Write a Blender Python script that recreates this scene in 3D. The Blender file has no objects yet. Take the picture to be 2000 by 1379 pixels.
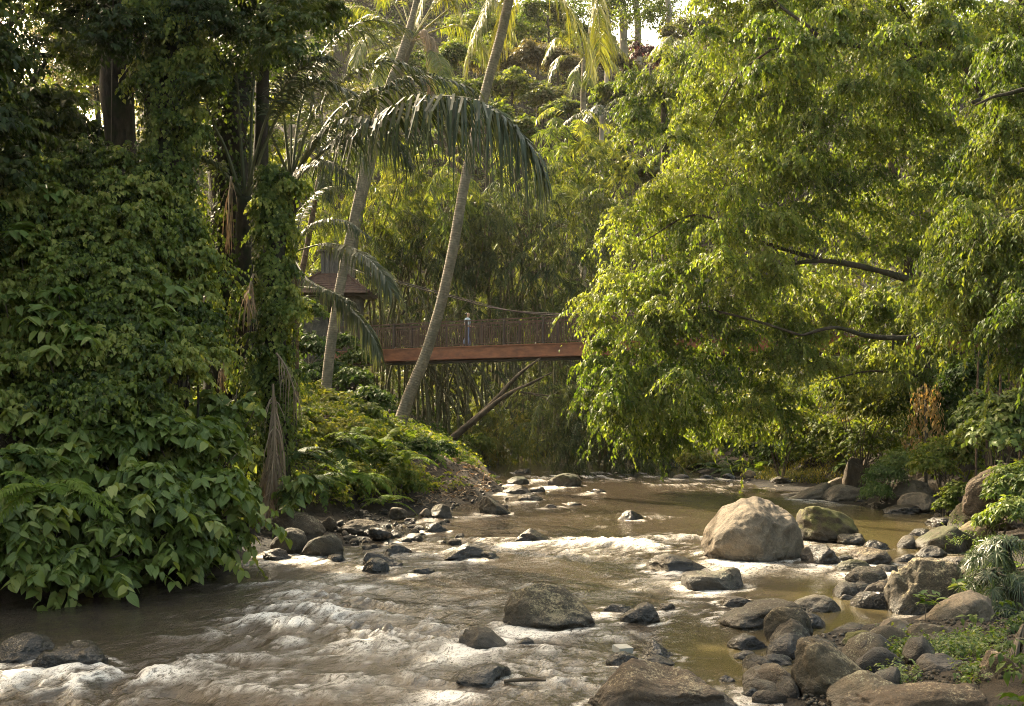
import bpy, bmesh, math, random
import numpy as np
from mathutils import Vector
C = bpy.context.scene.collection
F_PX, CAM_H, HZ = 2200.0, 3.0, 790.0      # focal length in photo pixels, eye height, horizon row


def W(px, py, Y):
    """world point that photo pixel (px, py) shows at depth Y"""
    return np.array([(px - 1000.0) / F_PX * Y, Y, CAM_H - (py - HZ) / F_PX * Y])


def S(px, Y):
    return px / F_PX * Y


# ------------------------------------------------------------------ tagging
def tag(o, label, cat, group=None, kind=None):
    if label: o['label'] = label
    if cat: o['category'] = cat
    if group: o['group'] = group
    if kind: o['kind'] = kind
    return o


def thing(name, loc, label, cat, group=None):
    o = bpy.data.objects.new(name, None)
    o.empty_display_size = 0.2
    C.objects.link(o)
    o.location = [float(v) for v in loc]
    return tag(o, label, cat, group)


def link(name, me, parent=None, mat=None):
    o = bpy.data.objects.new(name, me)
    C.objects.link(o)
    if mat is not None:
        me.materials.clear(); me.materials.append(mat)
    if parent is not None:
        o.parent = parent
    return o


def dup(root, loc, rz=0.0, sc=1.0, label=None, group=None):
    r = root.copy(); C.objects.link(r)
    r.location = [float(v) for v in loc]; r.rotation_euler = (0, 0, rz); r.scale = (sc, sc, sc)
    if label: r['label'] = label
    if group: r['group'] = group
    for ch in list(root.children):
        c = ch.copy(); C.objects.link(c); c.parent = r
        for g in ch.children:
            d = g.copy(); C.objects.link(d); d.parent = c
    return r


# ------------------------------------------------------------------ mesh from arrays
class MB:
    """collects vertices / tris / quads and per-vertex floats, builds ONE mesh"""
    def __init__(self):
        self.V, self.T, self.Q, self.A, self.B, self.n = [], [], [], [], [], 0

    def add(self, V, T=None, Q=None, rnd=None, lc=None):
        V = np.asarray(V, float)
        if T is not None and len(T): self.T.append(np.asarray(T, np.int64) + self.n)
        if Q is not None and len(Q): self.Q.append(np.asarray(Q, np.int64) + self.n)
        self.V.append(V)
        self.A.append(np.zeros(len(V)) if rnd is None else np.broadcast_to(np.asarray(rnd, float), (len(V),)))
        self.B.append(np.zeros((len(V), 3)) if lc is None else np.asarray(lc, float))
        self.n += len(V)

    def mesh(self, name, smooth=False, origin=None, use_lc=False, extra=None):
        V = np.concatenate(self.V) if self.V else np.zeros((0, 3))
        if origin is not None: V = V - np.asarray(origin, float)
        T = np.concatenate(self.T) if self.T else np.zeros((0, 3), np.int64)
        Q = np.concatenate(self.Q) if self.Q else np.zeros((0, 4), np.int64)
        me = bpy.data.meshes.new(name)
        me.vertices.add(len(V)); me.vertices.foreach_set('co', V.astype(np.float32).ravel())
        loops = np.concatenate([T.ravel(), Q.ravel()]).astype(np.int32)
        me.loops.add(len(loops)); me.loops.foreach_set('vertex_index', loops)
        nt, nq = len(T), len(Q)
        me.polygons.add(nt + nq)
        st = np.concatenate([np.arange(nt) * 3, nt * 3 + np.arange(nq) * 4]).astype(np.int32)
        me.polygons.foreach_set('loop_start', st)
        me.polygons.foreach_set('use_smooth', np.full(nt + nq, bool(smooth)))
        at = me.attributes.new('rnd', 'FLOAT', 'POINT')
        at.data.foreach_set('value', np.concatenate(self.A).astype(np.float32))
        if use_lc:
            at = me.attributes.new('lc', 'FLOAT_VECTOR', 'POINT')
            at.data.foreach_set('vector', np.concatenate(self.B).astype(np.float32).ravel())
        if extra:
            for k, v in extra.items():
                at = me.attributes.new(k, 'FLOAT', 'POINT')
                at.data.foreach_set('value', np.asarray(v, np.float32))
        me.update(calc_edges=True)
        return me

    def build(self, name, mat, parent=None, smooth=False, use_lc=False):
        """vertices are given in world space; they become local to the parent (or to their own base)"""
        o_ = np.zeros(3)
        if parent is not None:
            p = parent
            while p is not None:
                o_ += np.array(p.location); p = p.parent
        me = self.mesh(name, smooth, o_, use_lc)
        return link(name, me, parent, mat)


def unit(v):
    return v / np.maximum(np.linalg.norm(v, axis=-1, keepdims=True), 1e-9)


# ------------------------------------------------------------------ noise
def _h(i, j, k, seed):
    n = (i.astype(np.int64) * 374761393 + j.astype(np.int64) * 668265263 + k.astype(np.int64) * 2147483647 + seed * 1274126177) & 0xFFFFFFFF
    n = ((n ^ (n >> 13)) * 1274126177) & 0xFFFFFFFF
    n = ((n ^ (n >> 15)) * 2246822519) & 0xFFFFFFFF
    return ((n ^ (n >> 16)) & 0xFFFFFF) / float(0xFFFFFF)


def vnoise(p, seed=0):
    p = np.asarray(p, float)
    f = np.floor(p); t = p - f; f = f.astype(np.int64)
    t = t * t * t * (t * (t * 6 - 15) + 10)
    x, y, z = f[:, 0], f[:, 1], f[:, 2]
    r = 0
    for a in (0, 1):
        for b in (0, 1):
            for c in (0, 1):
                w = (t[:, 0] if a else 1 - t[:, 0]) * (t[:, 1] if b else 1 - t[:, 1]) * (t[:, 2] if c else 1 - t[:, 2])
                r = r + w * _h(x + a, y + b, z + c, seed)
    return r * 2 - 1


def fbm(p, oct=4, seed=0, gain=0.5, lac=2.03):
    p = np.asarray(p, float); r = 0; a = 1.0; s = 0
    for o in range(oct):
        r = r + a * vnoise(p + 17.3 * o, seed + o); s += a; a *= gain; p = p * lac
    return r / s


def smooth(a, b, x):
    t = np.clip((x - a) / (b - a), 0, 1)
    return t * t * (3 - 2 * t)


# ------------------------------------------------------------------ materials
def new_mat(name):
    m = bpy.data.materials.new(name); m.use_nodes = True
    nt = m.node_tree; nt.nodes.clear()
    out = nt.nodes.new('ShaderNodeOutputMaterial')
    return m, nt, out


def N(nt, t, **kw):
    n = nt.nodes.new(t)
    for k, v in kw.items():
        if k in n.bl_rna.properties.keys(): setattr(n, k, v)
        else: n.inputs[k].default_value = v
    return n


def ramp(nt, stops, fac=None, interp='LINEAR'):
    r = nt.nodes.new('ShaderNodeValToRGB'); r.color_ramp.interpolation = interp
    e = r.color_ramp.elements
    while len(e) < len(stops): e.new(0.5)
    for i, (p, c) in enumerate(stops):
        e[i].position = p; e[i].color = (c[0], c[1], c[2], 1) if len(c) == 3 else c
    if fac is not None: nt.links.new(fac, r.inputs[0])
    return r


def noise_tex(nt, scale, detail=4.0, rough=0.55, vec=None, dist=0.0):
    n = nt.nodes.new('ShaderNodeTexNoise')
    n.inputs['Scale'].default_value = scale; n.inputs['Detail'].default_value = detail
    n.inputs['Roughness'].default_value = rough; n.inputs['Distortion'].default_value = dist
    if vec is not None: nt.links.new(vec, n.inputs['Vector'])
    return n


def math_n(nt, op, a, b=None, clamp=False):
    n = nt.nodes.new('ShaderNodeMath'); n.operation = op; n.use_clamp = clamp
    for i, v in enumerate((a, b)):
        if v is None: continue
        if isinstance(v, (int, float)): n.inputs[i].default_value = v
        else: nt.links.new(v, n.inputs[i])
    return n.outputs[0]


def mix_rgb(nt, fac, a, b, mode='MIX'):
    n = nt.nodes.new('ShaderNodeMix'); n.data_type = 'RGBA'; n.blend_type = mode
    for s, v in ((0, fac), (6, a), (7, b)):
        if isinstance(v, (int, float)): n.inputs[s].default_value = v
        elif isinstance(v, tuple): n.inputs[s].default_value = (v[0], v[1], v[2], 1)
        else: nt.links.new(v, n.inputs[s])
    return n.outputs[2]


def leaf_mat(name, cols, trans=0.42, tcol=(1.5, 1.45, 0.55), rough=0.45, spec=0.45, veins=False):
    """cols: three leaf colours, picked per leaf by its own random number"""
    m, nt, out = new_mat(name)
    a = N(nt, 'ShaderNodeAttribute', attribute_name='rnd')
    st = [(i / (len(cols) - 1), c) for i, c in enumerate(cols)]
    r = ramp(nt, st, a.outputs['Fac'])
    col = r.outputs[0]
    if veins:
        lc = N(nt, 'ShaderNodeAttribute', attribute_name='lc')
        sx = N(nt, 'ShaderNodeSeparateXYZ'); nt.links.new(lc.outputs['Vector'], sx.inputs[0])
        ab = math_n(nt, 'ABSOLUTE', sx.outputs[1])
        mid = math_n(nt, 'LESS_THAN', ab, 0.018)
        d = math_n(nt, 'SUBTRACT', sx.outputs[0], math_n(nt, 'MULTIPLY', ab, 0.7))
        w = math_n(nt, 'FRACT', math_n(nt, 'MULTIPLY', d, 7.0))
        side = math_n(nt, 'LESS_THAN', w, 0.10)
        v = math_n(nt, 'MAXIMUM', mid, math_n(nt, 'MULTIPLY', side, 0.6))
        col = mix_rgb(nt, math_n(nt, 'MULTIPLY', v, 0.45), col, (0.16, 0.22, 0.07))
    p = N(nt, 'ShaderNodeBsdfPrincipled')
    nt.links.new(col, p.inputs['Base Color'])
    p.inputs['Roughness'].default_value = rough
    p.inputs['Specular IOR Level'].default_value = spec
    t = N(nt, 'ShaderNodeBsdfTranslucent')
    tc = mix_rgb(nt, 1.0, col, tcol, 'MULTIPLY')
    nt.links.new(tc, t.inputs['Color'])
    mx = N(nt, 'ShaderNodeMixShader'); mx.inputs[0].default_value = trans
    nt.links.new(p.outputs[0], mx.inputs[1]); nt.links.new(t.outputs[0], mx.inputs[2])
    nt.links.new(mx.outputs[0], out.inputs['Surface'])
    return m


def bark_mat(name, c1, c2, rings=0.0, scale=6.0, moss=None, bump=0.5):
    m, nt, out = new_mat(name)
    tc = N(nt, 'ShaderNodeTexCoord')
    mp = N(nt, 'ShaderNodeMapping'); mp.inputs['Scale'].default_value = (1, 1, 0.35 if not rings else 1.0)
    nt.links.new(tc.outputs['Object'], mp.inputs[0])
    n = noise_tex(nt, scale, 6, 0.65, mp.outputs[0])
    col = ramp(nt, [(0.3, c1), (0.7, c2)], n.outputs['Fac']).outputs[0]
    h = n.outputs['Fac']
    if rings:
        a = N(nt, 'ShaderNodeAttribute', attribute_name='rnd')     # metres along the trunk
        n3 = noise_tex(nt, 2.5, 3, 0.5, tc.outputs['Object'])
        t = math_n(nt, 'ADD', math_n(nt, 'MULTIPLY', a.outputs['Fac'], rings), math_n(nt, 'MULTIPLY', n3.outputs['Fac'], 0.9))
        fr = math_n(nt, 'FRACT', t)
        edge = ramp(nt, [(0.0, (0.0,) * 3), (0.16, (1,) * 3), (0.8, (0.8,) * 3), (1.0, (0.9,) * 3)], fr).outputs[0]
        col = mix_rgb(nt, 0.75, col, mix_rgb(nt, edge, (0.42, 0.38, 0.34), (1, 1, 1)), 'MULTIPLY')
        h = math_n(nt, 'ADD', math_n(nt, 'MULTIPLY', edge, 1.0), math_n(nt, 'MULTIPLY', n.outputs['Fac'], 0.6))
    if moss:
        n2 = noise_tex(nt, 1.7, 5, 0.6, tc.outputs['Object'])
        f = ramp(nt, [(0.45, (0,) * 3), (0.62, (1,) * 3)], n2.outputs['Fac']).outputs[0]
        col = mix_rgb(nt, f, col, moss)
    p = N(nt, 'ShaderNodeBsdfPrincipled'); p.inputs['Roughness'].default_value = 0.9
    p.inputs['Specular IOR Level'].default_value = 0.25
    nt.links.new(col, p.inputs['Base Color'])
    b = N(nt, 'ShaderNodeBump'); b.inputs['Strength'].default_value = bump; b.inputs['Distance'].default_value = 0.05
    nt.links.new(h, b.inputs['Height']); nt.links.new(b.outputs[0], p.inputs['Normal'])
    nt.links.new(p.outputs[0], out.inputs['Surface'])
    return m


def rock_mat(name, c1, c2, lichen=0.0, lcol=(0.34, 0.33, 0.22), moss=0.0, mcol=(0.05, 0.06, 0.012), rough=0.85, wet=0.22, veins=0.0):
    """stone with mottling, lichen specks, moss and a wet dark band at the water"""
    m, nt, out = new_mat(name)
    tc = N(nt, 'ShaderNodeTexCoord'); geo = N(nt, 'ShaderNodeNewGeometry')
    info = N(nt, 'ShaderNodeObjectInfo')
    off = N(nt, 'ShaderNodeVectorMath', operation='ADD')
    nt.links.new(tc.outputs['Object'], off.inputs[0])
    cmb = N(nt, 'ShaderNodeCombineXYZ')
    for i in range(3): nt.links.new(math_n(nt, 'MULTIPLY', info.outputs['Random'], 37.0 + 9 * i), cmb.inputs[i])
    nt.links.new(cmb.outputs[0], off.inputs[1])
    v = off.outputs[0]
    n1 = noise_tex(nt, 2.2, 8, 0.62, v, 0.4)
    n2 = noise_tex(nt, 14.0, 6, 0.65, v)
    n3 = noise_tex(nt, 55.0, 3, 0.6, v)
    col = ramp(nt, [(0.32, c1), (0.68, c2)], n1.outputs['Fac']).outputs[0]
    col = mix_rgb(nt, 0.55, col, ramp(nt, [(0.3, (0.45,) * 3), (0.7, (1.35,) * 3)], n2.outputs['Fac']).outputs[0], 'MULTIPLY')
    col = mix_rgb(nt, 0.5, col, ramp(nt, [(0.32, (0.45,) * 3), (0.7, (1.5,) * 3)], n3.outputs['Fac']).outputs[0], 'MULTIPLY')
    sx = N(nt, 'ShaderNodeSeparateXYZ'); nt.links.new(geo.outputs['Normal'], sx.inputs[0])
    up = sx.outputs[2]
    if veins:
        vo = N(nt, 'ShaderNodeTexVoronoi', feature='DISTANCE_TO_EDGE'); vo.inputs['Scale'].default_value = 2.3
        dn = N(nt, 'ShaderNodeVectorMath', operation='ADD')
        nt.links.new(v, dn.inputs[0])
        sc = N(nt, 'ShaderNodeVectorMath', operation='SCALE'); nt.links.new(n1.outputs['Color'], sc.inputs[0]); sc.inputs['Scale'].default_value = 0.6
        nt.links.new(sc.outputs[0], dn.inputs[1]); nt.links.new(dn.outputs[0], vo.inputs['Vector'])
        f = ramp(nt, [(0.0, (1,) * 3), (0.025, (0,) * 3)], vo.outputs['Distance']).outputs[0]
        col = mix_rgb(nt, math_n(nt, 'MULTIPLY', f, veins), col, (0.03, 0.025, 0.02))
    if lichen:
        nl = noise_tex(nt, 34.0, 6, 0.78, v); nl2 = noise_tex(nt, 2.6, 4, 0.6, v)
        t = math_n(nt, 'ADD', math_n(nt, 'MULTIPLY', nl.outputs['Fac'], 0.75), math_n(nt, 'MULTIPLY', nl2.outputs['Fac'], 0.5))
        t = math_n(nt, 'ADD', t, math_n(nt, 'MULTIPLY', up, 0.11))
        f = ramp(nt, [(0.80 - 0.14 * lichen, (0,) * 3), (0.90 - 0.14 * lichen, (1,) * 3)], t).outputs[0]
        col = mix_rgb(nt, math_n(nt, 'MULTIPLY', f, 0.7), col, lcol)
    if moss:
        nm = noise_tex(nt, 3.4, 6, 0.65, v)
        t = math_n(nt, 'ADD', nm.outputs['Fac'], math_n(nt, 'MULTIPLY', up, 0.28))
        f = ramp(nt, [(0.78 - 0.35 * moss, (0,) * 3), (0.9 - 0.3 * moss, (1,) * 3)], t).outputs[0]
        col = mix_rgb(nt, f, col, mcol)
    sp = N(nt, 'ShaderNodeSeparateXYZ'); nt.links.new(geo.outputs['Position'], sp.inputs[0])
    zz = math_n(nt, 'SUBTRACT', sp.outputs[2], math_n(nt, 'MULTIPLY', n1.outputs['Fac'], 0.12))
    wetf = ramp(nt, [(0.0, (1,) * 3), (1.0, (0,) * 3)], math_n(nt, 'DIVIDE', zz, wet)).outputs[0]
    col = mix_rgb(nt, wetf, col, mix_rgb(nt, 1.0, col, (0.30, 0.28, 0.26), 'MULTIPLY'))
    p = N(nt, 'ShaderNodeBsdfPrincipled')
    nt.links.new(col, p.inputs['Base Color'])
    nt.links.new(math_n(nt, 'SUBTRACT', rough, math_n(nt, 'MULTIPLY', wetf, 0.55)), p.inputs['Roughness'])
    p.inputs['Specular IOR Level'].default_value = 0.4
    hh = math_n(nt, 'ADD', math_n(nt, 'MULTIPLY', n1.outputs['Fac'], 2.0), math_n(nt, 'ADD', math_n(nt, 'MULTIPLY', n2.outputs['Fac'], 0.7), math_n(nt, 'MULTIPLY', n3.outputs['Fac'], 0.22)))
    b = N(nt, 'ShaderNodeBump'); b.inputs['Strength'].default_value = 0.8; b.inputs['Distance'].default_value = 0.06
    nt.links.new(hh, b.inputs['Height']); nt.links.new(b.outputs[0], p.inputs['Normal'])
    nt.links.new(p.outputs[0], out.inputs['Surface'])
    return m


def plain_mat(name, c1, c2, scale=8, rough=0.7, bump=0.2, stretch=(1, 1, 1)):
    m, nt, out = new_mat(name)
    tc = N(nt, 'ShaderNodeTexCoord'); mp = N(nt, 'ShaderNodeMapping'); mp.inputs['Scale'].default_value = stretch
    nt.links.new(tc.outputs['Object'], mp.inputs[0])
    n = noise_tex(nt, scale, 5, 0.6, mp.outputs[0])
    col = ramp(nt, [(0.3, c1), (0.7, c2)], n.outputs['Fac']).outputs[0]
    p = N(nt, 'ShaderNodeBsdfPrincipled'); p.inputs['Roughness'].default_value = rough
    nt.links.new(col, p.inputs['Base Color'])
    b = N(nt, 'ShaderNodeBump'); b.inputs['Strength'].default_value = bump; b.inputs['Distance'].default_value = 0.02
    nt.links.new(n.outputs['Fac'], b.inputs['Height']); nt.links.new(b.outputs[0], p.inputs['Normal'])
    nt.links.new(p.outputs[0], out.inputs['Surface'])
    return m


# ------------------------------------------------------------------ terrain shape
_LY = [-20, 5, 12, 16.9, 20, 22.4, 24, 28, 30, 33, 40, 49, 56, 70, 90, 200]
_LX = [-12, -9.5, -8.6, -7.7, -5.4, -5.2, -3.3, -3.0, -2.5, -1.4, -0.2, -0.5, -1.2, 0, 6, 14]
_RY = [-20, 5, 9, 11.2, 14.7, 16, 20, 22.8, 28, 31.4, 33, 35.7, 44, 49, 60, 75, 90, 200]
_RX = [3.5, 2.0, 2.2, 2.6, 4.2, 5.5, 8.0, 9.6, 11, 11.6, 10.5, 9.2, 9.0, 8.0, 8.5, 10, 16, 26]


def xL(Y): return np.interp(Y, _LY, _LX)
def xR(Y): return np.interp(Y, _RY, _RX)


def ground(X, Y):
    X = np.asarray(X, float); Y = np.asarray(Y, float)
    sh = X.shape; X = X.ravel(); Y = Y.ravel()
    p = np.stack([X * 0.25, Y * 0.25, 0 * X], 1)
    wob = fbm(p, 3, 5)
    dl = xL(Y) - X + 0.5 * vnoise(p * 3, 11); dr = X - xR(Y) + 0.4 * vnoise(p * 3, 12)
    b = np.interp(Y, [0, 21, 23, 33, 36, 60], [0.2, 0.2, 2.6, 1.8, 0.6, 0.6])
    a = np.interp(Y, [0, 21, 23, 33, 36, 60], [0.9, 0.9, 0.13, 0.16, 0.4, 0.4])
    c = np.interp(Y, [0, 22, 30, 40, 50, 58, 80], [0.85, 0.85, 0.7, 0.55, 0.48, 0.72, 0.6])
    zl = a * np.minimum(dl, b) + c * np.maximum(dl - b, 0)
    zl = np.where(zl > 0, 11 * (1 - np.exp(-zl / 11)), zl)
    b2 = np.interp(Y, [0, 10, 16, 22, 30, 36, 46, 60], [4, 3.5, 2.8, 1.5, 2.2, 3.0, 2.6, 1])
    a2 = np.interp(Y, [0, 10, 16, 22, 30, 36, 46, 60], [0.10, 0.1, 0.12, 0.2, 0.15, 0.1, 0.16, 0.4])
    zr = a2 * np.minimum(dr, b2) + 0.55 * np.maximum(dr - b2, 0)
    zr = np.where(zr > 0, 16 * (1 - np.exp(-zr / 16)), zr)
    z = np.where(dl > 0, zl, np.where(dr > 0, zr, np.maximum(np.maximum(dl, dr) * 0.5, -0.8)))
    z = z + np.where((dl > 0.3) | (dr > 0.3), wob * np.clip(np.maximum(dl, dr) * 0.15, 0, 0.5), 0.05 * wob)
    hill = smooth(74, 150, Y) * 50 * (1 - 0.55 * smooth(15, 60, -X)) * (1 - 0.25 * smooth(30, 70, X)) + smooth(76, 100, Y) * wob * 2.2
    z = z + hill
    return z.reshape(sh)


def gz(x, y): return float(ground(np.array([x]), np.array([y]))[0])
EXPOSURE = 2.4
DENOISE = True
HAZE = 0.00009
# ------------------------------------------------------------------ rocks
_ico = {}


def ico(sub):
    if sub not in _ico:
        bm = bmesh.new(); bmesh.ops.create_icosphere(bm, subdivisions=sub, radius=1.0)
        V = np.array([v.co[:] for v in bm.verts]); T = np.array([[v.index for v in f.verts] for f in bm.faces]); bm.free()
        _ico[sub] = (V, T)
    return _ico[sub]


def rock_shape(seed, w, d, h, cuts=7, rough=0.07, sub=5, prof=None, sink=0.3, boxy=0.0):
    """boulder of width w, depth d, height h above its seat; prof = silhouette heights over -1..1 of the width"""
    r = np.random.default_rng(seed)
    P, T = ico(sub); P = P.copy()
    if boxy: P = np.sign(P) * np.abs(P) ** (1 - boxy)
    for k in range(cuts):
        n = r.normal(size=3); n[2] = abs(n[2]) * 0.7; n /= np.linalg.norm(n)
        dd = r.uniform(0.55, 0.88); ov = P @ n - dd
        P = P - np.outer(np.maximum(ov, 0) * 0.82, n)
    P = P + unit(P) * (0.16 * fbm(P * 1.3 + seed, 3, seed) + rough * fbm(P * 4.5 + seed, 4, seed + 3))[:, None]
    mn, mxx = P.min(0), P.max(0)
    P = (P - mn) / (mxx - mn) * 2 - 1
    x, y, z = P[:, 0] * w / 2, P[:, 1] * d / 2, P[:, 2]
    z = np.where(z > -0.35, (z + 0.35) / 1.35, (z + 0.35) / 0.65 * sink)
    if prof is not None:
        pr = np.array(prof); e = np.interp(P[:, 0], pr[:, 0], pr[:, 1])
        bins = np.linspace(-1, 1, 25); idx = np.clip(np.digitize(P[:, 0], bins) - 1, 0, 23)
        top = np.array([z[idx == k].max() if np.any(idx == k) else 0.1 for k in range(24)])
        te = np.interp(P[:, 0], (bins[:-1] + bins[1:]) / 2, np.maximum(top, 0.05))
        z = np.where(z > 0, z / te * e, z)
    z = z * h
    z = z + 0.012 * h * fbm(P * 11, 3, seed + 9)
    return np.stack([x, y, z], 1), T


M = {}
M['tan'] = rock_mat('rock_sandy', (0.085, 0.066, 0.045), (0.175, 0.138, 0.095), lichen=0.0, veins=0.25, wet=0.12)
M['grey'] = rock_mat('rock_grey', (0.031, 0.024, 0.015), (0.077, 0.059, 0.037), lichen=0.25)
M['lichen'] = rock_mat('rock_lichen', (0.029, 0.022, 0.013), (0.076, 0.057, 0.033), lichen=0.7, lcol=(0.286, 0.235, 0.134))
M['dark'] = rock_mat('rock_dark', (0.015, 0.012, 0.008), (0.046, 0.034, 0.023), lichen=0.12, rough=0.62, wet=0.35)
M['black'] = rock_mat('rock_black_wet', (0.010, 0.009, 0.007), (0.037, 0.031, 0.023), rough=0.42, wet=0.5)
M['moss'] = rock_mat('rock_mossy', (0.030, 0.023, 0.012), (0.064, 0.047, 0.025), moss=0.75, mcol=(0.066, 0.062, 0.012))
M['mossdark'] = rock_mat('rock_mossy_dark', (0.029, 0.023, 0.013), (0.069, 0.052, 0.030), moss=0.6, mcol=(0.029, 0.030, 0.007))
M['brown'] = rock_mat('rock_brown', (0.038, 0.026, 0.014), (0.087, 0.058, 0.033), lichen=0.35, lcol=(0.363, 0.300, 0.185), veins=0.3)
M['pale'] = rock_mat('rock_pale', (0.065, 0.050, 0.030), (0.122, 0.093, 0.057), lichen=0.3)
M['olive'] = rock_mat('rock_olive', (0.069, 0.054, 0.024), (0.124, 0.093, 0.045), moss=0.25, mcol=(0.099, 0.085, 0.025))

WR = []          # waterline rocks (x, y, radius) for the foam around them
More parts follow.
